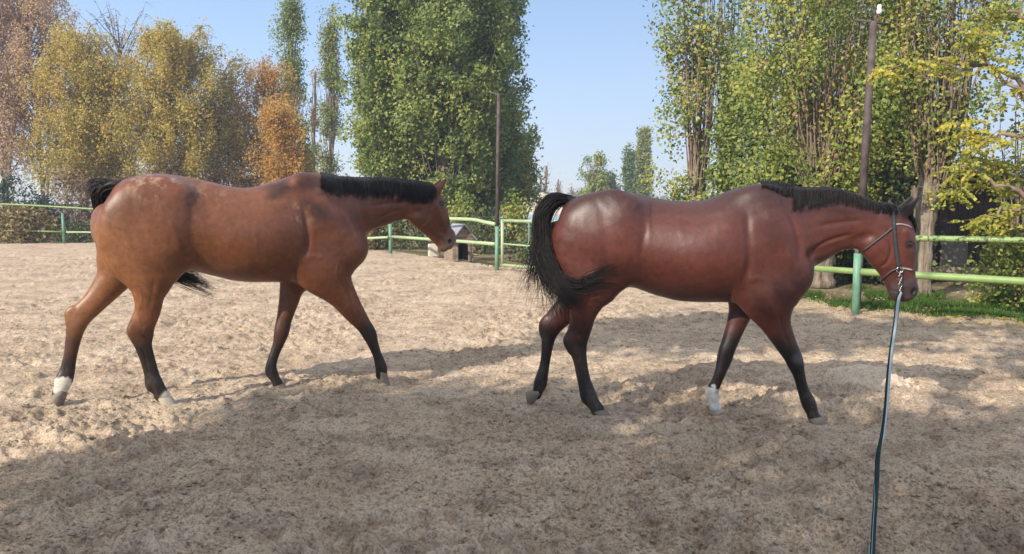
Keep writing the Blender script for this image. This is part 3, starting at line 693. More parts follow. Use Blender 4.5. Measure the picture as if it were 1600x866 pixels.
Bh.chain([(975, 434, 16, .04, 0), (966, 441, 10, .03, 0)], .03)
for q in []:
    a_, b_ = Bh.P(*q[0]), Bh.P(*q[1])
    for sg in (-1, 1): Bh.field.seg([a_[0], sg * q[2], a_[2]], [b_[0], sg * (q[2] - .02), b_[2]], q[3] * 1.2, q[3], .05, .05, .07, carve=True)
a_, b_ = Bh.P(1262, 396), Bh.P(1352, 368)
for sg in (-1, 1): Bh.field.seg([a_[0], sg * .155, a_[2]], [b_[0], sg * .095, b_[2]], .018, .012, .03, .02, .04, carve=True)
for sg in (-1, 1):
    e = Bh.P(1425, 452); Bh.field.seg([e[0], sg * .050, e[2]], [e[0] - .010, sg * .048, e[2] - .024], .012, .008, .014, .012, .008, carve=True)
def coatB(H, V):
    x, y, z = V.T; nz = fbm(x * 7, z * 7 + y * 5, 3)
    base = np.tile(np.array([.078, .0205, .0135]), (len(V), 1))
    base = mixv(base, (.108, .029, .017), sstep(.9, 1.15, z) * sstep(1.5, 1.3, z) * .6)
    base = mixv(base, (.034, .012, .009), sstep(1.28, 1.56, z) * .8)
    lim = .52 + .10 * nz
    dk = sstep(lim + .17, lim - .05, z); base = mixv(base, (.007, .0045, .004), dk * .96)
    sock = near(V + .06 * fbm(x * 30 + y * 9, z * 30, 2)[:, None] * [0, 0, 1], H.P(1113, 626, .07), .095, .108); base = mixv(base, (.76, .73, .68), sock * (z < .32))
    base = mixv(base, (.45, .42, .40), near(V, H.P(1133, 519, .02), .018, .028) * (y < .1))
    base = mixv(base, (.13, .12, .125), near(V, H.P(1247, 560, -.13), .015, .06) * .6)
    base = mixv(base, (.040, .030, .030), near(V, H.P(1412, 458), .07, .15) * .85)
    base = mixv(base, (.035, .014, .010), near(V, H.P(1430, 395), .02, .10) * .6)
    base = mixv(base, (.02, .012, .01), near(V, H.P(1418, 318), .10, .125) * .95)
    base = mixv(base, (.01, .008, .008), near(V, H.P(966, 443), .04, .09) * .8)
    for sg in (-1, 1):
        ee = H.P(1418, 381); base = mixv(base, (.018, .010, .009), near(V, (ee[0] - .01, sg * .074, ee[2]), .022, .04) * .9)
        e = H.P(1424, 453); base = mixv(base, (.008, .006, .006), near(V, (e[0] - .004, sg * .044, e[2] - .012), .014, .028))
    nd = fbm(x * 16, z * 16 + y * 9, 4, .65); nf = fbm(x * 60, z * 24 + y * 30, 3, .6)
    base = mixv(base, (.26, .19, .14), np.clip(sstep(.5, .05, z) * .14 * sstep(-.2, .5, nd + nf), 0, 1)); base = base * (1 + .10 * nf[:, None])
    return np.clip(base * (1 + .12 * nz[:, None]), .004, 1)
VB = [([(1205, 440), (1200, 470), (1212, 495), (1224, 520)], -.13, .006, .003), ([(915, 450), (906, 480), (900, 510)], -.13, .006, .003), ([(1385, 400), (1397, 418), (1410, 428)], None, .005, .0025), ([(1372, 370), (1385, 392), (1398, 402)], None, .005, .002),
 ([(1165, 470), (1156, 500), (1146, 530)], .12, .006, .003)]
Bh.marks = VB + [([(1215, 305), (1240, 345), (1250, 385), (1246, 420)], None, .022, -.010), ([(1190, 320), (1212, 355), (1228, 395), (1235, 425)], None, .03, .006), ([(1165, 325), (1168, 370), (1170, 410), (1160, 450)], None, .026, -.014),
  ([(1168, 440), (1184, 434), (1200, 440)], -.2, .02, .003), ([(1000, 315), (1008, 350), (1003, 390), (1010, 420), (1035, 445)], None, .026, -.010), ([(976, 310), (990, 318), (998, 326)], None, .04, .005), ([(905, 325), (905, 370), (918, 410), (925, 440)], None, .024, -.003),
  ([(940, 325), (948, 370), (952, 420)], None, .03, -.003), ([(968, 350), (980, 395), (972, 430)], None, .025, .005), ([(925, 450), (918, 480), (912, 508)], -.15, .012, -.006),
  ([(1262, 398), (1300, 378), (1345, 366)], None, .014, -.010), ([(1255, 320), (1300, 322), (1360, 335)], None, .03, .006), ([(1275, 355), (1320, 348), (1360, 345)], None, .016, -.006),
  ([(1394, 358), (1402, 388), (1396, 412), (1380, 425)], None, .011, -.007), ([(1413, 392), (1414, 412), (1416, 428)], None, .007, .004), ([(1392, 461), (1404, 459), (1420, 461)], None, .004, -.004), ([(1412, 440), (1422, 446), (1426, 456)], None, .010, .004),
  ([(899, 550), (907, 585), (912, 608)], -.10, .006, -.005), ([(854, 540), (848, 565), (843, 590)], .10, .006, -.005), ([(1245, 578), (1251, 600), (1256, 620)], -.09, .005, -.005), ([(1127, 572), (1119, 592), (1110, 610)], .07, .005, -.005),
  ([(906, 522), (908, 540)], -.11, .012, .006), ([(1213, 480), (1222, 515), (1234, 545)], -.12, .010, -.006), ([(1160, 480), (1152, 510), (1142, 535)], .10, .010, -.006),
  ([(1060, 345), (1068, 390), (1060, 430)], None, .02, .001), ([(1020, 335), (1090, 345), (1150, 330)], None, .03, -.005)]
COATB = coat('dark_red_bay_coat', .43, .45); Bh.finish(coatB, COATB)
HAIRB = hairmat('black_hair', (.005, .004, .004), (.024, .017, .014))
mane(Bh, [(1196, 293, .25), (1225, 291, .5), (1243, 293, .6), (1246, 293, 1.25), (1280, 295, 1.0), (1310, 299, .8), (1345, 306, .62), (1375, 315, .55), (1398, 326, .6)], 'mane', HAIRB, .13, 850, slant=-.12, seed=9, lift=.006, r=.002, root_up=.007)
mane(Bh, [(1188, 292, .3), (1215, 289, .5), (1240, 290, .3)], 'mane', HAIRB, .09, 120, slant=-.6, seed=10, root_up=.03)
eye(Bh, 1416, 381, .020)
hair('forelock', [np.array([[*Bh.P(1398, 325, -.02), .4], [*Bh.P(1416, 335, -.03), 1], [*Bh.P(1426, 350, -.035), 1], [*Bh.P(1430, 372, -.03), 1]]),
                  np.array([[*Bh.P(1398, 325, .02), .4], [*Bh.P(1416, 335, .03), 1], [*Bh.P(1427, 352, .035), 1], [*Bh.P(1431, 372, .03), 1]])], HAIRB, Bh.root, 120, .0022, .010, jit=.004)
put_hoof(Bh, (935, 642), (943, 652), -.10, HOOF, (1, 0, -.08))
put_hoof(Bh, (840, 613), (824, 623), .10, HOOF, (.25, 0, -1), r0=.045, r1=.058)
put_hoof(Bh, (1273, 653), (1279, 664), -.09, HOOF, (1, 0, -.04))
put_hoof(Bh, (1118, 641), (1124, 652), .07, HOOFW, (1, 0, -.06))
B = MB(); B.tube(catmull([Bh.P(900, 314), Bh.P(884, 312, -.01), Bh.P(866, 313, -.02), Bh.P(850, 326, -.03), Bh.P(843, 350, -.04)], 5), np.linspace(.030, .014, 21), 12); B.build('dock', HAIRB, Bh.root)
TL = -.16
hair('tail', [G(Bh, [(892, 308, 0, .3), (868, 308, -.03, .7), (850, 319, -.05, .9), (842, 347, -.07, 1), (842, 385, -.08, 1), (850, 425, -.09, 1), (866, 460, -.10, 1), (880, 482, -.10, 1.2)]),
              G(Bh, [(892, 311, 0, .3), (870, 312, -.03, .7), (851, 322, -.05, .9), (845, 350, -.08, 1), (848, 390, -.12, 1), (862, 430, -.20, 1), (885, 462, -.26, 1), (915, 478, -.27, 1.2)]),
              G(Bh, [(892, 316, 0, .3), (874, 318, -.03, .7), (860, 332, -.06, .9), (856, 358, -.10, 1), (862, 395, -.16, 1), (874, 428, -.22, 1), (892, 455, -.27, 1), (912, 480, -.28, 1.3)])],
     HAIRB, Bh.root, 1200, .0017, .017, jit=.022, tipspread=1.5, lenvar=.4)
hair('tail', [G(Bh, [(856, 390, -.14, 1), (872, 425, -.24, 1), (900, 440, -.28, 1), (932, 425, -.295, .9), (960, 412, -.295, .7), (978, 404, -.29, .5)]),
              G(Bh, [(858, 400, -.14, 1), (876, 436, -.24, 1), (906, 455, -.28, 1), (938, 450, -.29, 1), (955, 452, -.28, 1.2), (965, 462, -.27, 1.4)])],
     HAIRB, Bh.root, 110, .0020, .011, jit=.02, tipspread=1.1)
hair('tail', [G(Bh, [(848, 370, -.06, .6), (838, 395, -.06, 1), (826, 420, -.06, 1), (806, 446, -.06, 1)]), G(Bh, [(850, 380, -.06, .6), (842, 410, -.08, 1), (838, 440, -.08, 1), (836, 470, -.08, 1)]),
              G(Bh, [(855, 390, -.1, .6), (868, 440, -.14, 1), (890, 490, -.16, 1), (905, 530, -.16, 1)])], HAIRB, Bh.root, 300, .0016, .026, jit=.04, tipspread=1.7, lenvar=.5)
tag(Bh.root, 'dark red bay horse with white fore sock and black tail, led on a lunge rope', 'horse', 'bay horses walking in the riding ground')
for H_ in (A, Bh):
    for nm, px in (('h', 0),): pass
# ------------------------------------------------------------------ plants
BARK = simple('grey_brown_bark', [(.09, .068, .05), (.26, .205, .15), (.42, .35, .27)], 9, .9, .2, 1.0, 22, (1, 1, .16), .06)
TWIG = simple('brown_twigs', [(.16, .11, .08), (.30, .22, .16)], 5, .9, .2)
TWIGP = simple('pinkish_bare_twigs', [(.20, .14, .13), (.34, .25, .23)], 5, .9, .2)
BIRCHB = simple('pale_birch_bark', [(.16, .12, .10), (.42, .37, .32), (.55, .50, .45)], 5, .8, .2, .3, 20, (1, 1, .4))
L_GREEN = leafmat('poplar_leaves', [(0, (0.093, 0.140, 0.046)), (.45, (0.220, 0.283, 0.076)), (.85, (0.391, 0.418, 0.116)), (1, (0.299, 0.324, 0.088))])
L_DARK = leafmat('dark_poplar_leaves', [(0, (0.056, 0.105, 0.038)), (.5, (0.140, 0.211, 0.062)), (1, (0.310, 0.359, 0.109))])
L_YG = leafmat('turning_poplar_leaves', [(0, (0.084, 0.129, 0.033)), (.4, (0.204, 0.263, 0.055)), (.72, (0.360, 0.370, 0.083)), (.92, (0.528, 0.448, 0.121)), (1, (0.504, 0.302, 0.132))])
L_BIRCH = leafmat('yellowing_birch_leaves', [(0, (0.276, 0.265, 0.072)), (.4, (0.506, 0.437, 0.108)), (.75, (0.690, 0.517, 0.132)), (1, (0.644, 0.368, 0.120))], .5)
L_ORANGE = leafmat('orange_birch_leaves', [(0, (.40, .26, .08)), (.5, (.62, .39, .10)), (1, (.66, .33, .11))], .5)
L_PINK = leafmat('faded_pinkish_leaves', [(0, (0.462, 0.314, 0.198)), (.5, (0.660, 0.448, 0.264)), (1, (0.682, 0.538, 0.286))], .5)
L_YEL = leafmat('bright_yellow_leaves', [(0, (.24, .29, .06)), (.4, (.44, .41, .07)), (1, (.64, .53, .09))], .45)
L_BUSH = leafmat('dull_bush_leaves', [(0, (0.050, 0.076, 0.034)), (.5, (0.118, 0.151, 0.059)), (1, (0.269, 0.252, 0.101))])
L_JUN = leafmat('blue_green_juniper', [(0, (0.021, 0.042, 0.031)), (.6, (0.049, 0.091, 0.063)), (1, (0.098, 0.154, 0.098))])
L_WEED = leafmat('dry_weeds', [(0, (0.130, 0.104, 0.046)), (.5, (0.286, 0.221, 0.091)), (1, (0.468, 0.351, 0.156))])
L_BROWN = leafmat('brown_undergrowth', [(0, (0.140, 0.090, 0.059)), (.5, (0.305, 0.203, 0.119)), (1, (0.515, 0.360, 0.158))])
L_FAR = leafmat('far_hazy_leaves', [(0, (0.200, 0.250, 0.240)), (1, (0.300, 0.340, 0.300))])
L_GRASS = leafmat('grass_blades', [(0, (0.035, 0.085, 0.015)), (.6, (0.075, 0.160, 0.025)), (1, (0.180, 0.240, 0.050))])

LEAN = np.array([-SUN_AZ[0] * .85, -SUN_AZ[1] * .85, .75])      # leaves turn towards the light
def leafcloud(C, size, tone, rr, up=.2, long=1.0, tri=False):
    """C (n,3) leaf centres -> diamond leaves, each with its own tilt"""
    n_ = len(C); nl = rr.normal(size=(n_, 3)) + LEAN; a = np.cross(nl, rr.normal(size=(n_, 3)) + [0, 0, 0]); a[:, 2] = np.where(rr.random(n_) < .5 + min(.45, abs(up) * .3), -abs(a[:, 2]) if up > 0 else abs(a[:, 2]), a[:, 2]); a /= np.linalg.norm(a, axis=1)[:, None]
    b_ = np.cross(a, nl); b_ /= np.linalg.norm(b_, axis=1)[:, None] + 1e-9
    s_ = (size * (.6 + .8 * rr.random(n_)))[:, None]
    if tri:
        s_ = s_ * 1.2; V = np.stack([C - a * s_ * .5 * long, C + b_ * s_ * .42 + a * s_ * .25, C - b_ * s_ * .42 + a * s_ * .3], 1).reshape(-1, 3)
        return V, np.arange(3 * n_).reshape(-1, 3), np.repeat(np.clip(tone, 0, 1), 3)
    V = np.stack([C - a * s_ * .5 * long, C + b_ * s_ * .36 - a * s_ * .06, C + a * s_ * .5 * long, C - b_ * s_ * .36 - a * s_ * .06], 1).reshape(-1, 3)
    F = np.arange(4 * n_).reshape(-1, 4)
    return V, F, np.repeat(np.clip(tone, 0, 1), 4)

def crown(centres, per, sig, size, m, parent, rr, name='crown', tone0=None, up=.2, long=1.0, tri=False):
    k = len(centres); n_ = k * per; sig = np.asarray(sig)
    C = np.repeat(centres, per, axis=0) + rr.normal(size=(n_, 3)) * sig
    ct = rr.random(k) if tone0 is None else tone0
    tone = np.clip(.5 + (np.repeat(ct, per) - .5) * .75 + (rr.random(n_) - .5) * .5, 0, 1)
    V, F, T = leafcloud(C, np.full(n_, size), tone, rr, up, long, tri)
    o = mesh(name, V, F, m, parent, False, {'tone': T}); return o

def poplar(x, y, H, R, label, seed, limbs=46, per=26, leaf=.10, m=None, bark=None, base=.6, sig=.22, prof=None, trunkr=.16, steep=1.0, group=None, open_=0.0, lean=0.0, nm='poplar_tree', z1=.16, cat='tree', stems=1, squash=1.0, twigr=.02, void=-.22):
    rr = np.random.default_rng(seed); t = empty(nm, (x, y, 0)); tag(t, label, cat, group)
    prof = prof or (lambda u: math.sin(math.pi * min(1, .12 + u * .9)) ** .7 * (1 - .35 * u))
    B = MB(); hs = np.linspace(0, 1, 12)
    tr = np.stack([lean * hs * H + .12 * np.sin(hs * 5 + seed), .1 * np.cos(hs * 4 + seed), hs * H * .96 - .08], -1)
    B.tube(tr, trunkr * (1 - hs * .92) + .25 * trunkr * np.exp(-hs * 40), 10)
    B.build('trunk', bark or BARK, t)
    Cs = []; B = MB()
    for i in range(limbs):
        u0 = rr.random() ** 1.15 * .9; h0 = base + u0 * (H - base) * .93; a = rr.random() * 6.283
        L = min((H - h0), (.16 + .22 * rr.random()) * H * steep) + .3; r = R * prof((h0 - base + L * .5) / (H - base)) * (.40 + .65 * rr.random() ** .5 + .25 * (rr.random() < .12))
        q = np.linspace(0, 1, 7); p0 = np.array([np.interp(h0, tr[:, 2], tr[:, 0]), np.interp(h0, tr[:, 2], tr[:, 1]), h0])
        P = p0 + np.stack([np.cos(a) * r * q ** .75, np.sin(a) * r * q ** .75 * squash, L * q], -1) + rr.normal(size=(7, 3)) * .05 * q[:, None]
        B.tube(P, twigr * (1.5 - q), 4, cap=False)
        if rr.random() < open_: continue
        k = int(6 + 9 * L / 3)
        s_ = .15 + .85 * rr.random(k); c = np.stack([np.interp(s_, q, P[:, j]) for j in range(3)], -1) + rr.normal(size=(k, 3)) * z1
        Cs.append(c)
    B.build('branches', TWIG, t); CC = np.concatenate(Cs)
    if void: CC = CC[vnoise(CC[:, 0] * 1.5 + seed, CC[:, 2] * .9) + vnoise(CC[:, 1] * 1.5, CC[:, 2] * 1.1 + seed) > void]
    crown(CC, per, (sig, sig, sig * 1.1), leaf, m or L_GREEN, t, rr, tri=True)
    return t

def birch(x, y, H, R, label, seed, m, hang=70, per=60, leaf=.075, bark=None, group=None, bare=0.0, twig=None, top=.96, nm='birch_tree', dens=1.0, low=.1, tw=.009, droop=1.0):
    rr = np.random.default_rng(seed); t = empty(nm, (x, y, 0)); tag(t, label, 'tree', group)
    hs = np.linspace(0, 1, 12); tr = np.stack([.25 * np.sin(hs * 3 + seed), .2 * np.cos(hs * 3 + seed), hs * H * top - .08], -1)
    B = MB(); B.tube(tr, .11 * (1 - hs * .93), 8)
    if seed % 2: B.tube(tr * [1, 1, .85] + np.stack([hs * .9, hs * .2, hs * 0], -1), .07 * (1 - hs * .93), 7)
    B.build('trunk', bark or BIRCHB, t); B = MB(); Cs = []
    for i in range(hang):
        u = rr.random() ** .9; h0 = H * (.12 + .72 * u); a = rr.random() * 6.283
        r = R * (math.sin(math.pi * min(1, max(low, (h0 / H) * .9 + .12))) ** .6) * (.35 + .65 * rr.random() ** .6); rise = (.10 + .12 * rr.random()) * H * (1.1 - .3 * u)
        q = np.linspace(0, 1, 8); p0 = np.array([np.interp(h0, tr[:, 2], tr[:, 0]), np.interp(h0, tr[:, 2], tr[:, 1]), h0])
        P = p0 + np.stack([np.cos(a) * r * q, np.sin(a) * r * q, rise * (np.sin(q * 2.0) / .95 if droop > .5 else q * 1.3)], -1) + rr.normal(size=(8, 3)) * .05 * q[:, None]
        P[:, 2] = np.minimum(P[:, 2], H * (1.02 - .1 * rr.random())) if droop > .5 else P[:, 2]; B.tube(P, .022 * (1.25 - q), 4, cap=False)
        for j in range(5):                 # drooping twigs carry the leaves
            s0 = .25 + .75 * rr.random(); s = np.array([np.interp(s0, q, P[:, c_]) for c_ in range(3)]); d = rr.normal(size=3) * [.25, .25, 0]
            L = (.5 + 1.1 * rr.random()) * H / 9 * droop; v = np.linspace(0, 1, 5); T = s + d * v[:, None] + np.stack([0 * v, 0 * v, .15 * v - L * v ** 1.6], -1)
            B.tube(T, tw * (1.3 - v), 3, cap=False)
            if rr.random() < bare: continue
            k = 4; vv = .15 + .85 * rr.random(k); Cs.append(np.stack([np.interp(vv, v, T[:, c_]) for c_ in range(3)], -1))
    B.build('branches', twig or TWIG, t)
    if Cs: crown(np.concatenate(Cs), max(2, int(per / 5 * dens)), (.13, .13, .22), leaf, m, t, rr, up=1.2, tri=True)
    return t

def bush(x, y, w_, h, label, seed, m, n_=60, per=26, leaf=.08, d=None, nm='bush', cat='bush', group=None, sticks=14, sig=.13, up=-.3, long=1.0):
    rr = np.random.default_rng(seed); d = d or w_; t = empty(nm, (x, y, 0)); tag(t, label, cat, group); B = MB()
    for i in range(sticks):
        a = rr.random() * 6.28; q = np.linspace(0, 1, 5); r = rr.random() ** .6
        B.tube(np.stack([np.cos(a) * (w_ / 2) * r * q, np.sin(a) * (d / 2) * r * q, h * (.6 + .4 * rr.random()) * q ** .8 - .05], -1) + rr.normal(size=(5, 3)) * .03, .014 * (1.2 - q), 4, cap=False)
    B.build('stems', TWIG, t)
    a = rr.random(n_) * 6.28; r = rr.random(n_) ** .5; z = rr.random(n_) ** .9
    lim = np.sqrt(np.maximum(0.05, 1 - (z * .95) ** 2)) * (.8 + .4 * rr.random(n_))
    C = np.stack([np.cos(a) * r * lim * w_ / 2, np.sin(a) * r * lim * d / 2, z * h * (.85 + .3 * rr.random(n_)) + .03], -1)
    crown(C, per, sig, leaf, m, t, rr, 'foliage', up=up, long=long, tri=y > 20); return t

def X(px, Y): return (px - 800) / FPX * Y

# --- autumn trees behind the left railing
bg_ = 'autumn birches behind the left railing'
birch(X(14, 36), 36, 13.5, 2.6, 'tall pinkish fading birch at the left edge of the view', 11, L_PINK, 100, 65, .085, bare=.2, twig=TWIGP, group=bg_)
birch(X(135, 35), 35, 9.3, 2.8, 'broad yellow green birch, second from the left edge, with pale trunk', 12, L_BIRCH, 110, 75, .085, group=bg_)
birch(X(62, 37), 37, 12.0, 2.9, 'orange tinted birch with thin top rising behind the broad left birch', 13, L_PINK, 100, 65, .085, bare=.1, twig=TWIGP, group=bg_)
birch(X(208, 40), 40, 11.3, 2.6, 'bare grey purple birch top between the two broad yellow birches', 14, L_BIRCH, 110, 60, .08, bare=.96, tw=.012, droop=.25, twig=TWIGP, group=bg_)
birch(X(168, 38), 38, 8.6, 2.2, 'shorter green yellow birch in the dip under the bare top', 15, L_BIRCH, 80, 65, .085, group=bg_)
birch(X(285, 35), 35, 9.3, 3.0, 'large yellow green weeping birch above the croup of the first horse', 16, L_BIRCH, 130, 85, .085, group=bg_)
birch(X(345, 37), 37, 8.2, 2.0, 'olive birch fading to brown on the right flank of the large weeping birch', 17, L_BIRCH, 70, 60, .085, bare=.35, group=bg_)
birch(X(415, 38), 38, 8.3, 1.9, 'small orange birch with a thin pointed top before the dark poplar', 18, L_ORANGE, 70, 65, .085, bare=.15, group=bg_)
birch(X(440, 34), 34, 5.8, 1.5, 'low golden orange birch leaning by the dark slender poplar', 19, L_ORANGE, 60, 70, .08, group=bg_)
birch(X(380, 40), 40, 6.8, 2.0, 'brown half bare birch between the olive and the orange birches', 20, L_BROWN, 70, 60, .08, bare=.4, twig=TWIGP, group=bg_)
slim = lambda u: (.06 + .94 * max(0, 1 - u) ** .8) * min(1, .5 + 2 * u) * 1.15
poplar(X(464, 42), 42, 12.1, 1.0, 'slender dark green poplar column behind the orange birches', 21, 70, 30, .10, L_GREEN, prof=slim, sig=.18, trunkr=.14, group='slender poplar columns')
poplar(X(494, 50), 50, 9.2, .50, 'thin nearly bare poplar between the two slender columns', 22, 40, 10, .10, L_BROWN, prof=slim, sig=.12, open_=.3, group='slender poplar columns')
poplar(X(521, 46), 46, 11.9, .85, 'slender poplar column just left of the huge green poplar', 23, 60, 20, .10, L_YG, prof=slim, sig=.18, group='slender poplar columns')
fat = lambda u: min(1, .62 + 1.6 * u) * (1 - .35 * max(0, u - .45))
poplar(X(622, 29), 29, 12.5, 1.8, 'huge leafy green poplar filling the sky behind the head of the first horse', 24, 125, 66, .105, L_GREEN, prof=fat, sig=.155, base=.1, trunkr=.3, z1=.30, void=-.32)
poplar(X(690, 28.5), 28.5, 12.5, 2.25, 'bright green poplar crown behind the left side of the slim lamp pole', 25, 125, 66, .105, L_GREEN, prof=fat, sig=.155, base=.1, trunkr=.3, z1=.30, void=-.32)
poplar(X(735, 31), 31, 11.6, 1.8, 'poplar on the right side of the big clump, shade painted as darker leaves', 26, 115, 60, .105, L_DARK, prof=fat, sig=.155, base=.1, trunkr=.25, z1=.30, void=-.4)  # darker leaf colour paints the clump's shaded side
poplar(X(812, 36), 36, 4.4, .85, 'small pale yellow green poplar at the right foot of the big clump', 27, 50, 24, .11, L_YG, prof=fat, sig=.16, base=.1)
# --- far ones in the gap
poplar(X(926, 70), 70, 5.2, 1.25, 'small rounded yellow green poplar far off above the croup of the second horse', 31, 46, 22, .16, L_YG, prof=fat, sig=.2, base=.2)
poplar(X(950, 72), 72, 3.7, 1.1, 'low green bush poplar leaning right of the rounded far one', 32, 30, 20, .16, L_GREEN, prof=fat, sig=.2, base=.2)
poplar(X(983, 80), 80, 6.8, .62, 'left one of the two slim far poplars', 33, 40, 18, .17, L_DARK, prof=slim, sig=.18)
poplar(X(1004, 80), 80, 8.4, .95, 'taller one of the two slim far poplars', 34, 60, 20, .17, L_YG, prof=slim, sig=.2)
for i, (px, hh) in enumerate(((852, 5.6), (871, 4.0), (893, 3.1))):
    poplar(X(px, 95), 95, hh, .5, ['thin bare far tree just right of the small house', 'shorter bare far tree between the house and the rounded poplar', 'smallest bare far tree nearest the rounded poplar'][i], 35 + i, 26, 2, .12, L_BROWN, bark=TWIGP, prof=slim, open_=.5, nm='bare_tree', twigr=.05)
rr = np.random.default_rng(5); C = []
xs_ = np.linspace(-60, 90, 420); hz = 2.2 + 2.4 * (fbm(xs_ * .11, xs_ * 0, 3) + .35) 
for x_, h_ in zip(xs_, hz):
    for q in range(5): C.append([x_ + rr.normal() * .5, 190 + rr.normal() * 4, h_ * rr.random() ** .6])
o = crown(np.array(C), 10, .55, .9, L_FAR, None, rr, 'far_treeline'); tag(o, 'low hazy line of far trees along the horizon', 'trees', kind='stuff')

# --- undergrowth behind the left railing
U = [(20, 31.0, 3.0, 2.1, L_JUN, 'dark blue green juniper bush at the left edge behind the railing', 'juniper_bush'), (70, 33.0, 2.6, 1.5, L_JUN, 'smaller dark juniper bush beside the one at the left edge', 'juniper_bush'),
     (12, 29.5, 1.9, 1.25, L_WEED, 'dry yellow weed clump at the left edge below the juniper', 'weed_clump'), (52, 29.6, 1.8, 1.05, L_WEED, 'grey green weed clump left of the left railing post', 'weed_clump'), (122, 30.0, 1.5, .6, L_BUSH, 'low green weeds right of the left railing post', 'weed_clump'),
     (120, 33.5, 3.2, 2.6, L_BROWN, 'brown thicket behind the left railing post', 'thicket'), (190, 34, 3.6, 2.5, L_BROWN, 'brown thicket hidden mostly by the croup of the first horse', 'thicket'),
     (270, 34, 3.8, 2.6, L_BROWN, 'olive brown thicket above the croup of the first horse', 'thicket'), (360, 35, 3.8, 2.9, L_BROWN, 'brown thicket above the back of the first horse', 'thicket'), (440, 36, 3.5, 2.8, L_BROWN, 'brown thicket under the golden orange birch', 'thicket'),
     (520, 34, 3.4, 2.3, L_BROWN, 'dull thicket behind the withers of the first horse', 'thicket'), (585, 26.3, 2.2, 1.0, L_WEED, 'dry weeds under the neck of the first horse', 'weed_clump'), (640, 26.0, 1.8, 1.15, L_BUSH, 'leafy bush behind the railing below the throat of the first horse', 'bush'),
     (720, 25.0, 1.3, 1.5, L_YG, 'yellow green bush behind the dog kennel', 'bush'), (755, 24.0, 1.1, 1.1, L_BUSH, 'dark bush right of the dog kennel', 'bush'), (804, 24.5, .9, 1.5, L_YG, 'yellow green bush seen through the gate', 'bush'), (835, 20.5, 1.2, .45, L_BUSH, 'low green weeds beyond the gate', 'weed_clump')]
for i, (px, Y, w_, h, m_, lab, nm) in enumerate(U):
    bush(X(px, Y), Y, w_, h, lab, 60 + i, m_, int(34 + 16 * w_ * h), 24, .085 if m_ is not L_JUN else .07, d=min(w_, 1.4), nm=nm, cat=nm.replace('_', ' '), up=(-1.5 if m_ in (L_WEED, L_JUN) else -.2), long=(2.0 if m_ in (L_WEED, L_JUN) else 1.0), sticks=30 if m_ is L_BROWN else 14)

# --- right hand trees
def shoots(B, x0, y0, z0, z1, n_, spread, rr, r=.018, tilt=0.0):
    for i in range(n_):
        a = rr.random() * 6.28; q = np.linspace(0, 1, 8); L = (z1 - z0) * (.55 + .45 * rr.random()); s = spread * rr.random() ** .7
        B.tube(np.stack([x0 + np.cos(a) * (.08 + s * q ** .8) + tilt * q, y0 + np.sin(a) * (.08 + s * q ** .8), z0 + L * q], -1) + rr.normal(size=(8, 3)) * .025, r * (1.25 - q), 5, cap=False)

def pollard(x, y, label, seed, ztop, R, trunk_pts, n_sh, nclump, per, leaf, m, hole, zleaf0, zs=1.3, group=None, arms=0):
    """old poplar: thick gnarled trunk, a sheaf of upright shoots and leaves hung through it"""
    rr = np.random.default_rng(seed); t = empty('old_poplar_tree', (x, y, 0)); tag(t, label, 'tree', group)
    B = MB(); P = np.array(trunk_pts, float); Q = catmull(P, 6)
    B.tube(Q[:, :3] - [0, 0, .05], Q[:, 3] * (1 + .08 * np.sin(np.arange(len(Q)) * 1.9 + seed)), 18)
    for j in range(9):                                   # burls and root ridges
        a = rr.random() * 6.28; k = rr.integers(len(Q) // 3, len(Q)); r_ = Q[k, 3]
        B.tube(np.array([Q[k, :3] + [math.cos(a) * r_ * .8, math.sin(a) * r_ * .8, -.12], Q[k, :3] + [math.cos(a) * r_ * 1.02, math.sin(a) * r_ * 1.02, 0], Q[k, :3] + [math.cos(a) * r_ * 1.0, math.sin(a) * r_ * 1.0, .16]]), [.02, .045, .02], 7)
    B.build('trunk', BARK, t)
    B = MB(); shoots(B, Q[-1, 0], Q[-1, 1], zs, ztop, n_sh, R * .85, rr); shoots(B, Q[-1, 0], Q[-1, 1], zs, zs + (ztop - zs) * .45, n_sh // 2, R * .6, rr, .012)
    B.build('shoots', TWIG, t)
    C = []
    while len(C) < nclump:
        u = rr.random(); z = zleaf0 + (ztop - zleaf0) * u; a = rr.random() * 6.28; r = R * math.sqrt(rr.random()) * (.55 + .6 * min(1, u * 2.2)) * (1 if u < .75 else 1.1)
        p = np.array([Q[-1, 0] + math.cos(a) * r, Q[-1, 1] + math.sin(a) * r, z])
        if vnoise(np.array(p[0] * 2.6 + seed), np.array(p[2] * 1.3 + p[1])) > hole: C.append(p)
    B = MB()
    for i in range(arms):                                # odd side branches that break the outline
        a = rr.random() * 6.28; z = zleaf0 + .3 + (ztop - zleaf0) * rr.random() * .8; q = np.linspace(0, 1, 6); Lr = R * (1.15 + .5 * rr.random())
        P_ = np.stack([Q[-1, 0] + np.cos(a) * Lr * q, Q[-1, 1] + np.sin(a) * Lr * q, z + Lr * .55 * q ** 1.3], -1) + rr.normal(size=(6, 3)) * .04; B.tube(P_, .014 * (1.3 - q), 4, cap=False)
        for k in range(4): C.append(P_[5 - k % 3] + rr.normal(size=3) * .10)
    if arms: B.build('side_branches', TWIG, t)
    crown(np.array(C), per, (.14, .14, .17), leaf, m, t, rr); return t

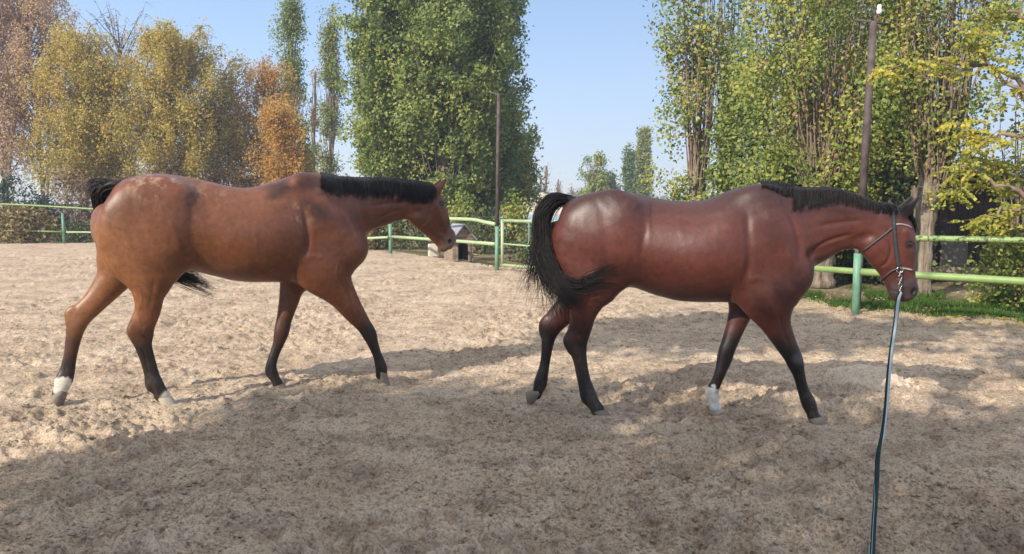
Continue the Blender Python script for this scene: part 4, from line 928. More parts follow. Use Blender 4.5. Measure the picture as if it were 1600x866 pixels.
YA, YB, YC = 19.0, 14.3, 12.7
pollard(X(1082, YA), YA, 'sparse poplar with sky showing through, left of the dense right hand trees', 41, 7.6, .78, [(0, 0, 0, .2), (0, 0, .8, .16), (.05, 0, 2.2, .14), (.1, 0, 3.2, .13)], 34, 230, 40, .085, L_YG, -.08, .55, 1.4, arms=12, group='old poplars on the right')
pollard(X(1125, YA + 1), YA + 1, 'thin half bare poplar stem against the sky behind the sparse poplar', 46, 8.0, .42, [(0, 0, 0, .12), (0, 0, 2, .10), (.1, 0, 4.5, .08)], 26, 70, 20, .10, L_GREEN, -.05, 1.0, 1.2, group='old poplars on the right')
pollard(X(1284, YB), YB, 'dense poplar with turning leaves and many upright shoots above the withers of the second horse', 42, 6.4, 1.25, [(0, 0, 0, .27), (0, 0, .35, .21), (.02, 0, .9, .185), (0, 0, 1.5, .22)], 60, 430, 50, .068, L_YG, -.12, .9, 1.3, arms=8, group='old poplars on the right')
pollard(X(1235, YB + 2.2), YB + 2.2, 'green poplar with a pale trunk high up, left behind the dense turning one', 43, 7.4, 1.1, [(0, 0, 0, .22), (0, 0, 2, .17), (.05, 0, 5, .12)], 40, 380, 46, .074, L_GREEN, -.14, .8, 1.6, arms=8, group='old poplars on the right')
pollard(X(1362, YB + 2.8), YB + 2.8, 'dark green poplar behind the rusty lamp pole', 44, 7.0, 1.15, [(0, 0, 0, .2), (0, 0, 2, .15), (.05, 0, 4, .12)], 40, 400, 46, .074, L_GREEN, -.25, .3, 1.2, group='old poplars on the right')
pollard(X(1442, YC), YC, 'old poplar with thick pale gnarled trunk beside the dark shed', 45, 6.0, .82, [(0, 0, 0, .23), (0, 0, .12, .165), (0, 0, .5, .145), (.02, 0, 1.1, .15), (.02, 0, 1.5, .19), (.03, 0, 1.72, .15), (.1, 0, 2.3, .10)], 80, 220, 42, .064, L_YG, -.06, 2.0, 1.55, arms=6, group='old poplars on the right')
bush(X(1160, 18), 18, 1.7, 4.2, 'tall green bush between the sparse poplar and the dense ones', 47, L_GREEN, 210, 34, .10, d=1.4, sig=.17, nm='tall_bush', cat='bush')
bush(X(1200, 15.5), 15.5, 1.3, 2.4, 'yellowish green bush above the back of the second horse', 48, L_YG, 110, 30, .09, d=1.1, sig=.15, nm='tall_bush', cat='bush')
bush(X(1395, 14.8), 14.8, 1.3, 3.0, 'dark leafy bush behind the gnarled trunk', 49, L_BUSH, 150, 34, .08, d=1.1, sig=.14, nm='tall_bush', cat='bush')
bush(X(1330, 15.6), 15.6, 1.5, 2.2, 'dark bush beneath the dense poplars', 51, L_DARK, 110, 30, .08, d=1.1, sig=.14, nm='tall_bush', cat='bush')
bush(X(1300, 15.2), 15.2, 2.4, .8, 'low shaded weeds behind the second horse under the poplars', 50, L_BUSH, 80, 26, .07, d=1.0, sig=.1, nm='weed_clump', cat='weed clump')
bush(X(1590, 11.3), 11.3, 1.1, 1.0, 'leafy green bush before the shed at the right edge', 52, L_YG, 130, 30, .055, d=1.0, sig=.1)
bush(X(1580, 15), 19, 3.4, 3.3, 'pale green bushes showing above the shed roof', 53, L_YG, 160, 30, .09, d=1.6, sig=.2, nm='tall_bush', cat='bush')
# --- yellow leaved tree that reaches in from the right
rr = np.random.default_rng(77); t = empty('yellow_leaved_tree', (X(1790, 10.2), 10.2, 0)); tag(t, 'tree at the right edge reaching in with bright yellow pinnate leaves', 'tree')
T0 = np.array(t.location); B = MB(); B.tube(np.array([[0, 0, -.05], [.05, 0, 1.5], [-.05, .1, 3], [-.1, .1, 5.5], [0, 0, 7]]), [.19, .16, .14, .1, .05], 12); B.build('trunk', BARK, t)
LB = [[(1790, 10.2, 3.2), (1660, 160, 10.2), (1560, 110, 10.3), (1470, 95, 10.4), (1385, 108, 10.5)], [(1790, 10.2, 2.4), (1680, 210, 10), (1600, 150, 10), (1540, 95, 10.1), (1500, 40, 10.2)], [(1790, 10.2, 1.4), (1650, 330, 10), (1570, 290, 10), (1510, 260, 10.1), (1482, 300, 10.2)],
      [(1790, 10.2, 1.7), (1680, 270, 9.8), (1600, 215, 9.8), (1540, 215, 9.9), (1490, 195, 10)], [(1790, 10.2, 1.1), (1690, 350, 9.7), (1620, 330, 9.8), (1560, 330, 10), (1525, 350, 10)], [(1790, 10.2, 3.9), (1700, 60, 10), (1620, 30, 10), (1560, 20, 10.2), (1520, 60, 10.2)],
      [(1790, 10.2, 1.3), (1690, 300, 10.3), (1600, 300, 10.4), (1560, 270, 10.4), (1500, 235, 10.4)]]
B = MB(); LP = []
for L in LB:
    P = [[0, 0, L[0][2]]] + [list(at(a, b_, Y) - T0) for a, b_, Y in L[1:]]
    P = catmull(P, 6); P[1:] += rr.normal(size=(len(P) - 1, 3)) * .03; B.tube(P, np.linspace(.045, .008, len(P)), 6)
    for j in range(13):
        k = rr.integers(len(P) // 3, len(P)) if j % 3 else rr.integers(len(P) // 8, len(P) // 2); e = P[k] + rr.normal(size=3) * [.20, .25, .14]; B.tube(np.array([P[k], (P[k] + e) / 2 + [0, 0, .03], e]), [.007, .005, .003], 3, cap=False)
        LP.append((P[k], e))
    for k in range(len(P) * 2 // 3, len(P)):  LP.append((P[k], P[k] + rr.normal(size=3) * .12))
B.build('branches', TWIG, t)
C = []; 
for a, e in LP:                            # pinnate leaves: paired leaflets on a drooping stalk
    for q in range(3):
        s = a + (e - a) * rr.random(); d = rr.normal(size=3); d[2] = d[2] * .4 - .25; d /= np.linalg.norm(d); n_ = np.cross(d, [0, 0, 1]); n_ /= np.linalg.norm(n_)
        for i in range(7):
            for sg in (-1, 1): C.append(s + d * .035 * (i + 1) + n_ * sg * .026 + [0, 0, -.004 * i * i * .3])
C = np.array(C); V, F, T = leafcloud(C, np.full(len(C), .052), np.clip(.5 + .35 * rr.normal(size=len(C)) + .25 * np.sin(C[:, 2] * 3), 0, 1), rr, .1)
mesh('crown', V, F, L_YEL, t, False, {'tone': T})
bush(X(1590, 11.5), 11.5, 1.1, 3.9, 'green leafy sapling at the right edge behind the yellow branches', 54, L_GREEN, 46, 30, .07, d=1.0, sig=.14, nm='sapling', cat='sapling')

# --- tree behind the viewer whose crown throws the broken shade over the sand
rr = np.random.default_rng(101); D2 = np.array([SUN_AZ[0], SUN_AZ[1]])
SH = [((1.0, 3.0), 3.0, 150), ((-.9, 3.8), 1.6, 80), ((-1.0, 5.2), .9, 22), ((.0, 5.5), .9, 22), ((2.2, 5.0), 1.7, 55), ((2.0, 8.9), 1.1, 34), ((3.0, 9.2), 1.1, 40), ((4.9, 7.4), 2.2, 85), ((6.5, 5.5), 2.6, 90), ((1.3, 8.6), .9, 22)]
C = []
for (gx_, gy_), R, k in SH:
    a = rr.random(k) * 6.28; r = R * np.sqrt(rr.random(k)); h = 5.5 + 4.5 * rr.random(k); G2 = np.stack([gx_ + r * np.cos(a), gy_ + r * np.sin(a)], -1)
    C.append(np.concatenate([G2 - D2 * (h / TANE)[:, None], h[:, None]], 1))
C = np.concatenate(C); GG = C[:, :2] + D2 * (C[:, 2:3] / TANE); kp = np.ones(len(C), bool)
for hx, hy, hr in ((4.4, 6.6, .5), (.55, 4.6, .45), (3.6, 4.4, .45), (5.2, 8.6, .5), (4.9, 5.4, .4)): kp &= np.hypot(GG[:, 0] - hx, GG[:, 1] - hy) > hr
kp &= ~((np.abs(GG[:, 0] - 2.6) < 2.15) & (np.abs(GG[:, 1] - 6.85) < 1.3)); C = C[kp]; mid = C.mean(0)
t = empty('shade_tree', (mid[0] - .5, mid[1] - 1.0, 0)); tag(t, 'broad tree behind the viewer that shades the near sand', 'tree'); T0 = np.array(t.location)
B = MB(); B.tube(np.array([[0, 0, -.05], [.05, 0, 1.5], [.1, .1, 3.2], [.2, .3, 6]]), [.34, .26, .24, .15], 12); B.build('trunk', BARK, t)
B = MB()
for i in range(0, len(C), 9):
    e = C[i] - T0; s = np.array([.1, .1, 3 + rr.random() * 2]); L_ = catmull([s, (s + e) / 2 + [0, 0, .5], e], 4); g_ = L_[:, :2] + T0[:2] + D2 * (L_[:, 2:3] / TANE)
    if ((np.abs(g_[:, 0] - 2.6) < 2) & (np.abs(g_[:, 1] - 6.8) < 1.2)).any(): continue
    B.tube(L_, np.linspace(.035, .008, 9), 5, cap=False)
B.build('branches', TWIG, t)
crown(C - T0, 22, .26, .19, L_GREEN, t, rr, tri=True)
# ------------------------------------------------------------------ railings, gate, poles, kennel, shed, house
def paint(name, cols, rust=(.16, .09, .06), amt=.62, rough=.5):
    m, n, b = mat(name, rough, .4); c = ramp(n, noise(n, 9, 5), [(.3, cols[0]), (.7, cols[1])])
    f = ramp(n, noise(n, 22, 7, rough=.75), [(amt, (0, 0, 0)), (amt + .05, (1, 1, 1))]); n.links.new(mixc(n, f, c, rust), b.inputs['Base Color'])
    bump(n, b, noise(n, 60, 5), .3, .004); return m
LIME = paint('lime_green_rail_paint', [(.185, .28, .085), (.27, .36, .13)]); PALE = paint('faded_pale_green_paint', [(.34, .43, .22), (.43, .51, .30)], amt=.60)
TEAL = paint('blue_green_post_paint', [(.08, .26, .15), (.16, .34, .23)], (.26, .24, .18), .52); MOSS = paint('peeling_lime_paint_on_rail', [(.20, .30, .09), (.27, .37, .13)], (.045, .05, .02), .50)
RUST = simple('rust_brown_steel', [(.050, .036, .034), (.095, .070, .064), (.13, .105, .10)], 7, .7, .3, .3, 60)
GREYG = simple('grey_green_worn_post', [(.16, .22, .15), (.30, .33, .25)], 8, .8)
def post(parent, p, h, r, m, name='post', label=None, bracket=True, lean=0.0):
    B = MB(); B.tube(np.array([[p[0], p[1], -.15], [p[0] + lean * .5, p[1], h * .5], [p[0] + lean, p[1], h]]), r, 14)
    if bracket: B.tube(np.array([[p[0] + lean - r, p[1], h - .01], [p[0] + lean - r * 1.3, p[1], h + .07]]), .012, 6); B.tube(np.array([[p[0] + lean + r, p[1], h - .01], [p[0] + lean + r * 1.5, p[1], h + .08]]), .012, 6)
    o = B.build(name, m, parent); 
    if label: o['label'] = label
    return o
def rail(parent, P, r, m, label=None, k=3):
    B = MB(); B.tube(catmull(P, k), r, 12); o = B.build('rail', m, parent)
    if label: o['label'] = label
    return o
# left railing
f = empty('railing'); tag(f, 'pale green tubular railing of two rails behind the first horse, left of the slim pole', 'railing')
fp = [(-560, 30.5), (-180, 29.8), (100, 29.2), (370, 27.6), (610, 23.0)]
for px, Y in fp:
    x_ = X(px, Y); post(f, (x_, Y), (1.10 if px < 300 else .86), .05, TEAL)
def rl(pts, r, m): return rail(f, [at(a, b_, Y) for a, b_, Y in pts], r, m)
rl([(-560, 312, 30.4), (-180, 315, 29.7), (0, 319, 29.3), (100, 324, 29.1), (160, 327.5, 28.9), (370, 338, 27.4), (480, 341, 25.6)], .032, LIME)
rl([(-560, 357, 30.4), (-180, 359, 29.7), (0, 360, 29.3), (96, 362.5, 29.1)], .026, LIME); rl([(104, 363, 29.1), (160, 363.5, 28.9), (370, 369, 27.4), (480, 374, 25.6)], .03, PALE)
rl([(480, 341, 25.6), (560, 341, 24), (610, 341, 22.9), (700, 342, 20), (740, 343.5, 18.8), (756, 347, 18.0), (774, 350.5, 17.5)], .042, PALE)
rl([(480, 374, 25.6), (560, 373, 24), (606, 371, 22.9)], .036, PALE); rl([(613, 370, 22.9), (700, 376, 20), (773, 381.5, 17.5)], .040, PALE)
# slim pole at the gate
def pole(x_, Y, ztop, r, name, label, lean, lower=None, cup=True, zl=1.3, bar=.35):
    t = empty(name, (x_, Y, 0)); tag(t, label, 'pole'); B = MB()
    B.tube(np.array([[lean * zl / ztop, 0, zl], [lean * .6, 0, ztop * .6 + zl * .2], [lean, 0, ztop]]), [r, r * .96, r * .9], 14); B.build('shaft', RUST, t)
    B = MB(); B.tube(np.array([[0, 0, -.2], [lean * zl / ztop, 0, zl + .002]]), [r * 1.12, r * 1.08], 14); o = B.build('pole_foot', lower or RUST, t)
    B = MB(); B.tube(np.array([[lean - bar, 0, ztop + .03], [lean, 0, ztop + .0], [lean + bar * .8, 0, ztop - .03]]), r * .33, 8); B.build('crossarm', RUST, t)
    if cup:
        B = MB(); zz = np.array([0, .01, .05, .07, .11, .125]); B.tube(np.stack([np.full(6, lean + r * 1.3), np.zeros(6), ztop + .10 + zz], -1), np.array([.02, .042, .045, .034, .038, .025]) * r / .066, 12); B.build('insulator', WHITE, t)
        B = MB(); B.tube(np.array([[lean + r * 1.3, 0, ztop - .02], [lean + r * 1.3, 0, ztop + .11]]), .012, 6); B.build('pin', RUST, t)
    return t
WHITE = simple('white_porcelain', [(.75, .75, .72), (.82, .82, .8)], 10, .25, .5)
pole(X(776, 17.4), 17.4, 3.78, .040, 'slim_pole', 'slim rusty pole with green painted foot standing at the left side of the gate', .05, TEAL, False, .95, .18)
pole(X(1341, 10.9), 10.9, 3.85, .052, 'lamp_pole', 'tall rust brown pole with white insulator among the right hand trees', .09, RUST, True, .9, .27)
# gate
g = empty('gate', (X(785, 17.3), 17.3, 0)); tag(g, 'open pale green tube gate right of the slim pole behind the second horse', 'gate'); g0 = np.array(g.location)
gd = np.array([1.9, -2.15, 0]); gd = gd / np.linalg.norm(gd); L = 2.9
def gp(s, z): return gd * s + [0, 0, z]
for s in (0, L): B = MB(); B.tube(np.array([gp(s, .12), gp(s, 1.08)]), .036, 10); B.build('frame_upright', LIME if s else PALE, g)
for z in (.12, 1.08): B = MB(); B.tube(np.array([gp(-.03, z), gp(L + .03, z)]), .034, 10); B.build('frame_rail', PALE, g)
B = MB(); B.tube(np.array([gp(.03, .58), gp(1.25, .56), gp(L - .03, .57)]), .020, 8); B.build('middle_bar', PALE, g)
for s in (.85, 1.7, 2.4): B = MB(); B.tube(catmull([gp(s, .15), gp(s, .42), gp(s - .06, .52), gp(s + .0, .68), gp(s, 1.05)], 4), .016, 8); B.build('bar', TEAL, g)
# right railing
f = empty('railing'); tag(f, 'lime green tubular railing of two thick rails behind the second horse', 'railing')
for (px, Y, h, mm) in [(1010, 14.2, .95, TEAL), (1341, 10.42, .80, TEAL), (1790, 8.6, 1.0, TEAL), (2250, 6.6, 1.0, TEAL)]: post(f, (X(px, Y), Y), h, .048, mm, bracket=False)
rr_ = lambda pts, r, m: rail(f, [at(a, b_, Y) for a, b_, Y in pts], r, m)
rr_([(1010, 388, 14.1), (1130, 405, 12.6), (1255, 418, 11.3), (1335, 424, 10.45)], .041, LIME)
rr_([(1346, 425, 10.38), (1430, 430, 9.95), (1600, 440, 9.35), (1790, 452, 8.6), (2250, 500, 6.6)], .047, LIME)
rr_([(1341, 372, 10.45), (1430, 372.5, 10.1), (1600, 375.5, 9.5), (1790, 378, 8.7), (2250, 385, 6.6)], .038, MOSS)
# dog kennel
WOOD = simple('weathered_grey_wood', [(.16, .115, .08), (.28, .21, .15), (.38, .30, .22)], 4, .85, .2, .5, 30, (1, 1, 7))
WOODD = simple('dark_shed_boards', [(.020, .014, .012), (.045, .030, .025), (.075, .055, .045)], 3, .9, .15, .5, 30, (6, 6, .6))
ROOFM = simple('grey_roofing_sheet', [(.22, .23, .25), (.36, .38, .41)], 4, .5, .4)
Yk = 20.3; kx = X(716, Yk); k_ = empty('dog_kennel', (kx, Yk, 0), math.radians(24)); tag(k_, 'small weathered wooden dog kennel with pitched grey roof and arched doorway behind the railing', 'kennel')
W, HW, HP, D = .54, .58, .90, .7
nb = 9
for i in range(nb):                         # lapped boards of the front, cut round the arch
    z0 = HP * i / nb; z1 = z0 + HP / nb - .006; zc = (z0 + z1) / 2
    half = W / 2 if zc < HW else W / 2 * (HP - zc) / (HP - HW) + .01
    dw = .135 if zc < .40 else (math.sqrt(max(0, .135 ** 2 - (zc - .40) ** 2)) if zc < .535 else 0)
    for a, b_ in (((-half, -dw), (dw, half)) if dw > .01 else ((-half, half),)):
        B = MB(); B.box(((a + b_) / 2, -D / 2 - .004 * (i % 2), zc), (b_ - a, .024, z1 - z0)); B.build('board', WOOD, k_, False)
for sx in (-1, 1):
    B = MB(); B.box((sx * (W / 2 - .011), 0, HW / 2), (.022, D - .05, HW - .004)); B.build('side_wall', WOOD, k_, False)
    B = MB(); B.box((sx * .165, -D / 2 - .022, .24), (.045, .02, .47)); B.build('door_trim', WHITE if False else WOOD, k_, False)
    n_ = np.array([sx * (HP - HW), W / 2]); ang = math.atan2(HP - HW, W / 2) * sx; Ls = math.hypot(W / 2, HP - HW) + .10
    M = np.array([[math.cos(ang), 0, math.sin(ang)], [0, 1, 0], [-math.sin(ang), 0, math.cos(ang)]]); B = MB()
    B.box((sx * (W / 4 + .035), -.03, (HP + HW) / 2 - .005), (Ls, D + .16, .022), M=M); B.build('roof', ROOFM, k_, False)
B = MB(); B.box((0, D / 2 - .02, HW / 2), (W - .05, .02, HW - .01)); B.build('back_wall', WOODD, k_, False)
B = MB(); th = np.linspace(0, math.pi, 13); B.tube(np.stack([.148 * np.cos(th), np.full(13, -D / 2 - .024), .40 + .148 * np.sin(th)], -1), .014, 6); B.build('arch_trim', WOOD, k_)
PLA = simple('pale_yellow_plaster', [(.62, .55, .42), (.70, .63, .50)], 2, .9)
# bits beside the kennel
B = MB(); p = gnd(714, 399); B.tube(catmull([p + [-.12, 0, .10], p + [.1, -.05, .09], p + [.3, -.15, .04], p + [.6, -.3, .03]], 4), [.02] * 6 + [.028] * 7, 8); tag(B.build('log', WOOD), 'thin grey log lying on the sand edge before the dog kennel', 'log')
B = MB(); p = gnd(686, 402); B.tube(np.array([p + [0, 0, -.1], p + [0, 0, .40]]), .035, 8); tag(B.build('stake', WOOD), 'short reddish brown stake below the muzzle of the first horse', 'stake')
B = MB(); p = at(676, 385, 22.0); B.box((p[0], p[1], .17), (.22, .2, .34), .3); tag(B.build('block', PLA, smooth=False), 'small whitish block behind the railing below the muzzle of the first horse', 'block')
# shed on the right
Ys = 15.2; sx0, sx1 = X(1448, Ys), X(1660, Ys); s_ = empty('shed', ((sx0 + sx1) / 2, Ys, 0)); tag(s_, 'dark wooden shed with corrugated roof behind the right railing and yellow branches', 'shed'); w2 = (sx1 - sx0) / 2
rr = np.random.default_rng(4); xx_ = -w2
while xx_ < w2 - .02:
    bw = .13 + .07 * rr.random(); B = MB(); B.box((xx_ + bw / 2, .012 * rr.random(), .98), (bw - .008, .025, 2.02)); B.build('board', WOODD, s_, False); xx_ += bw
for sx in (-1, 1): B = MB(); B.box((sx * w2, 1.03, .98), (.04, 2.0, 2.02)); B.build('side_wall', WOODD, s_, False)
B = MB(); B.box((0, 2.05, .98), (2 * w2, .04, 2.0)); B.build('back_wall', WOODD, s_, False)
B = MB(); B.box((0, -.04, .16), (2 * w2, .05, .16)); B.build('sill_board', WOOD, s_, False)
B = MB(); B.box((-w2 + .5, -.05, .52), (.5, .04, .55)); B.build('patch_board', simple('grey_patch_board', [(.10, .085, .07), (.17, .14, .12)], 5, .9), s_, False)
nx = 150; xr = np.linspace(-w2 - .25, w2 + .2, nx); V = []; 
for yy_, zz in ((-.35, 2.02), (2.3, 2.25)):
    for dz in (0, .012): 
        for x_ in xr: V.append([x_, yy_, zz + .028 * math.sin(x_ * 2 * math.pi / .13) + dz])
i = np.arange(nx - 1); q = lambda a, b_: np.stack([a * nx + i, a * nx + i + 1, b_ * nx + i + 1, b_ * nx + i], -1)
mesh('corrugated_roof', V, np.concatenate([q(0, 2), q(1, 3), q(0, 1), q(2, 3)]), simple('dark_grey_corrugated_sheet', [(.07, .07, .075), (.14, .14, .145)], 4, .6), s_)
# far house, blue sheet fence and stacked planks beyond the gate
Yh = 62.0
h_ = empty('house', (X(843, Yh), Yh, 0)); tag(h_, 'small pale yellow gabled house with grey roof far beyond the gate', 'house')
zr, ze = 1.45 + 22 * Yh / FPX, 1.45 + 4 * Yh / FPX; hw = 2.1
V = [(-hw, 0, -.1), (hw, 0, -.1), (hw, 0, ze), (0, 0, zr), (-hw, 0, ze), (-hw, 6, -.1), (hw, 6, -.1), (hw, 6, ze), (0, 6, zr), (-hw, 6, ze)]
me = bpy.data.meshes.new('wall'); me.from_pydata(V, [], [(0, 1, 2, 3, 4), (6, 5, 9, 8, 7), (1, 6, 7, 2), (5, 0, 4, 9)]); me.materials.append(PLA); link(bpy.data.objects.new('wall', me), h_)
for sx in (-1, 1):
    a = math.atan2(zr - ze, hw) * sx; M = np.array([[math.cos(a), 0, math.sin(a)], [0, 1, 0], [-math.sin(a), 0, math.cos(a)]]); B = MB(); B.box((sx * (hw / 2 + .12), 3, (zr + ze) / 2 + .02), (math.hypot(hw, zr - ze) + .3, 6.5, .12), M=M); B.build('roof', ROOFM, h_, False)
B = MB(); B.box((.5, -.02, 1.0), (.7, .05, .8)); wn = B.build('window', WHITE, h_, False); B = MB(); B.box((.5, -.05, 1.0), (.58, .02, .68)); B.build('pane', EYE, wn, False)
BLUE = simple('pale_blue_sheet', [(.26, .38, .52), (.40, .50, .60)], 3, .5)
t = empty('sheet_fence', (X(826, 44), 44, 0)); tag(t, 'pale blue grey sheet metal fence far beyond the gate under the house', 'fence')
for i in range(9): B = MB(); B.box((-1.6 + i * .4, .01 * (i % 2), .35), (.39, .02, 1.0)); B.build('sheet', BLUE, t, False)
t = empty('plank_stack', (X(832, 30), 30, 0), .1); tag(t, 'stack of pale weathered planks lying beyond the gate', 'planks')
for i in range(5): B = MB(); B.box((.1 * (i % 2), .05 * (i % 3), .10 + i * .14), (1.6 - .1 * i, .4, .09), .03 * (i % 3)); B.build('plank', WOOD, t, False)
# grass, fallen leaves and stones along the right railing
rr = np.random.default_rng(8); P = []
while len(P) < 21000:
    px = 1225 + 420 * rr.random(); Y0 = arena_edge(X(px, 11)); y_ = 8.6 + 5.2 * rr.random(); x_ = (px - 800) / FPX * y_
    e = arena_edge(x_); dd = y_ - e
    if -0.55 < dd < 1.0 and (rr.random() < math.exp(-((dd - .12) / .42) ** 2) * (.45 + 1.6 * vnoise(np.array(x_ * 2.2), np.array(y_ * 2.2)))): P.append((x_, y_))
    elif 1.0 <= dd < 3.5 and rr.random() < .25 * (vnoise(np.array(x_ * 1.5), np.array(y_ * 1.5)) > .08): P.append((x_, y_))
P = np.array(P); n_ = len(P); z_ = np.full(n_, -.03); a = rr.random(n_) * 6.28; hh = .02 + .065 * rr.random(n_) ** 1.5; wd = .005 + .004 * rr.random(n_); ln = rr.normal(size=(n_, 2)) * .03
b0 = np.stack([P[:, 0], P[:, 1], z_], -1); du = np.stack([np.cos(a) * wd, np.sin(a) * wd, 0 * a], -1); tp = b0 + np.concatenate([ln, (hh + .04)[:, None]], 1)
mesh_o = mesh('grass', np.stack([b0 - du, b0 + du, tp], 1).reshape(-1, 3), np.arange(3 * n_).reshape(-1, 3), L_GRASS, None, False, {'tone': np.repeat(rr.random(n_), 3)}); tag(mesh_o, 'strip of green grass along the foot of the right railing', 'grass', kind='stuff')
def scatter(n_, cond, size, m, name, label, z=.012):
    P = []
    while len(P) < n_:
        y_ = 5 + 9 * rr.random(); x_ = (rr.random() * .72 - .02) * y_ + 1.0
        if rr.random() < cond(x_, y_): P.append((x_, y_, (hground(np.array(x_), np.array(y_)) if y_ < arena_edge(x_) else -.03) + z))
    P = np.array(P, float); V, F, T = leafcloud(P, np.full(n_, size), rr.random(n_), rr); V[:, 2] = np.repeat(P[:, 2], 4) + (V[:, 2] - np.repeat(P[:, 2], 4)) * .3
    tag(mesh(name, V, F, m, None, False, {'tone': T}), label, 'leaves', kind='stuff')
scatter(1500, lambda x_, y_: math.exp(-((y_ - arena_edge(x_) + .1) / 1.1) ** 2) * (x_ > 3.2) + .004, .05, L_BIRCH, 'fallen_leaves', 'small yellow fallen leaves scattered on the sand by the right railing')
P = []
for i in range(9): px = 1240 + 40 * i + 20 * rr.random(); Y0 = 12.4 + .6 * rr.random(); P.append([X(px, Y0), Y0, .0])
for i, p in enumerate(P): 
    pass
# lunge rope and bridle
ROPE = None
m, n, b = mat('teal_striped_lunge_rope', .85, .15); a_ = N(n, 'ShaderNodeAttribute', attribute_name='tone')
n.links.new(ramp(n, a_.outputs['Fac'], [(.64, (.012, .030, .032)), (.69, (.40, .45, .45)), (.87, (.36, .42, .42)), (.92, (.015, .035, .038))]), b.inputs['Base Color']); bump(n, b, noise(n, 180, 3), .4, .003); ROPE = m
LEA = simple('dark_blue_grey_webbing', [(.020, .020, .024), (.055, .056, .064)], 60, .6, .4, .4, 200); LEAB = simple('brown_black_leather', [(.030, .020, .016), (.07, .05, .04)], 40, .5, .5)
THIN = simple('pale_worn_strap', [(.22, .20, .19), (.36, .33, .32)], 40, .5, .4)
STEEL = simple('bright_steel', [(.36, .36, .36), (.52, .52, .52)], 30, .35, .6, metal=1)
H = Bh; Rw = H.R; w_of = lambda p: Rw @ np.asarray(p) + H.o
br = empty('bridle', H.o, H.th); tag(br, 'dark webbing bridle with steel bit ring on the head of the dark red bay horse', 'bridle')
def strap(name, pts, width, m, off=.005, mirror=True, close=None, sides=8):
    Q = catmull(pts, 6); P = [H.pix(a, b_, off) for a, b_ in Q]; P = np.array([p for p in P if p is not None])
    for sg in ((1, -1) if mirror else (1,)):
        B = MB(); T = P * [1, sg, 1]; B.tube(T, width / 2, sides, flat=1.0); B.build(name, m, br)
    return P
rp = H.pix(1405, 421, .012)
ck = strap('cheek_strap', [(1396, 327), (1397, 352), (1399, 380), (1402, 404), (1404.5, 416)], .026, LEA, .002)
bb = strap('browband', [(1398, 351), (1408, 350.5), (1418, 353), (1423, 356)], .011, THIN, .003)
tl = strap('throat_latch', [(1396, 355), (1380, 368), (1363, 381), (1350, 391)], .014, LEAB, .003)
nb_ = strap('noseband', [(1404, 420), (1394, 423), (1384, 431), (1377, 438)], .015, LEAB, .003); nf = strap('noseband', [(1406, 419), (1415, 420), (1424, 422)], .013, THIN, .003)
def bridge(name, a, c, m, w_, bulge):       # crosses the midline between the two sides
    a = np.array(a); mid_ = a * [1, 0, 1] + np.array(bulge); B = MB(); th = np.linspace(0, math.pi, 11)
    B.tube(np.stack([mid_[0] + (a[0] - mid_[0]) * np.abs(np.cos(th)), a[1] * np.cos(th), mid_[2] + (a[2] - mid_[2]) * np.abs(np.cos(th))], -1), w_ / 2, 8); B.build(name, m, br)
bridge('headpiece', ck[0], None, LEA, .026, (-.008, 0, .036)); bridge('browband', bb[-1], None, THIN, .011, (.022, 0, .004)); bridge('noseband', nf[-1], None, THIN, .010, (.022, 0, .004))
bridge('chin_strap', nb_[-1], None, LEAB, .011, (-.018, 0, -.010)); bridge('throat_latch', tl[-1], None, LEAB, .009, (-.018, 0, -.022))
def ring(c, R, r, name, m, parent, tilt=0):
    th = np.linspace(0, 2 * math.pi, 25); B = MB(); B.tube(np.stack([c[0] + R * np.cos(th), c[1] + R * math.sin(tilt) * np.cos(th), c[2] + R * np.sin(th)], -1), r, 7, cap=False); return B.build(name, m, parent)
ring(rp, .019, .0035, 'bit_ring', STEEL, br); ring(rp * [1, -1, 1], .019, .0035, 'bit_ring', STEEL, br)
wr = w_of(rp + [0, -.012, -.02])
rope = empty('lunge_rope', wr); tag(rope, 'dark teal and grey lunge rope running from the bit ring down to the bottom edge', 'rope')
B = MB(); n_ = 5
for i in range(n_):                          # snap hook drawn out as steel links
    th = np.linspace(0, 2 * math.pi, 13); c = np.array([-.001 * i, -.004 * i, -.026 * i]); w1, w2_ = (.012, .003) if i % 2 else (.003, .012)
    B.tube(np.stack([c[0] + w1 * np.cos(th), c[1] + w2_ * np.cos(th), c[2] + .017 * np.sin(th)], -1), .0028, 6, cap=False)
B.build('snap_hook', STEEL, rope)
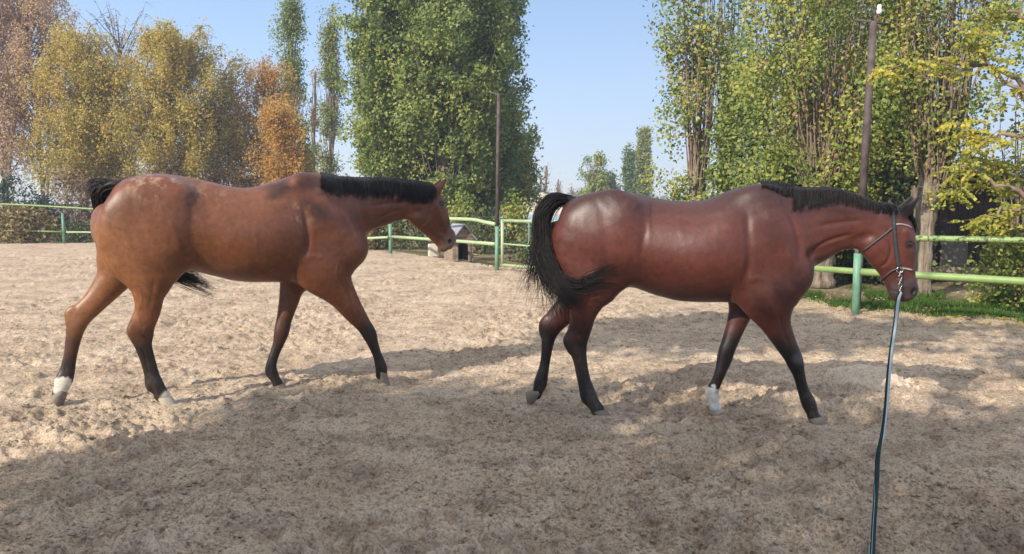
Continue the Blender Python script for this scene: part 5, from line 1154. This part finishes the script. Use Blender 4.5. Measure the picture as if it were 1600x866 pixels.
RP = [(1404, 446, 5.10), (1403, 470, 5.04), (1399, 505, 4.95), (1393, 545, 4.80), (1388, 590, 4.60), (1384, 640, 4.35), (1379, 678, 4.15), (1372, 712, 3.95), (1370, 745, 3.78), (1367, 790, 3.50), (1364, 830, 3.25), (1362, 870, 3.02)]
P = [at(a, b_, Y) for a, b_, Y in RP]; P[0] = wr + np.array([-.004, -.02, -.125])
P += [at(1361, 960, 2.62), at(1356, 1100, 2.1), np.array([.80, 1.4, .40]), np.array([.5, .7, .75]), np.array([.30, .1, 1.05])]
Q = catmull(P, 8); V = []; k = 12; n_ = len(Q); T = np.gradient(Q, axis=0); T /= np.linalg.norm(T, axis=1)[:, None]
tw = np.interp(np.arange(n_), [0, 50, 62, 70, n_], [0.0, .1, 1.6, 3.0, 3.2])
A_ = np.cross(T, [0, 1.0, .2]); A_ /= np.linalg.norm(A_, axis=1)[:, None]; B_ = np.cross(A_, T); th = np.arange(k) * 2 * math.pi / k; tone = []
for i in range(n_):
    ph = th + tw[i]; V.append(Q[i] + .0145 * np.cos(ph)[:, None] * A_[i] + .0115 * np.sin(ph)[:, None] * B_[i]); tone.append(((th / (2 * math.pi)) + .08) % 1)
V = np.concatenate(V) - wr; ii = np.arange(n_ - 1)[:, None] * k; j = np.arange(k)[None]; F = np.stack([ii + j, ii + (j + 1) % k, ii + k + (j + 1) % k, ii + k + j], -1).reshape(-1, 4)
mesh('rope_line', V, F, ROPE, rope, True, {'tone': np.concatenate(tone)})
# ------------------------------------------------------------------ autumn haze, even air
m = bpy.data.materials.new('haze_air'); m.use_nodes = True; n = m.node_tree; n.nodes.remove(n.nodes['Principled BSDF'])
pv = n.nodes.new('ShaderNodeVolumePrincipled'); pv.inputs['Color'].default_value = (.80, .86, 1, 1); pv.inputs['Density'].default_value = .002; pv.inputs['Anisotropy'].default_value = .2
n.links.new(pv.outputs[0], n.nodes['Material Output'].inputs['Volume'])
B = MB(); B.box((10, 90, 6.6), (320, 240, 15.6)); hz_ = B.build('haze', m, None, False); hz_['kind'] = 'stuff'; hz_['label'] = 'thin bluish autumn haze in the air'
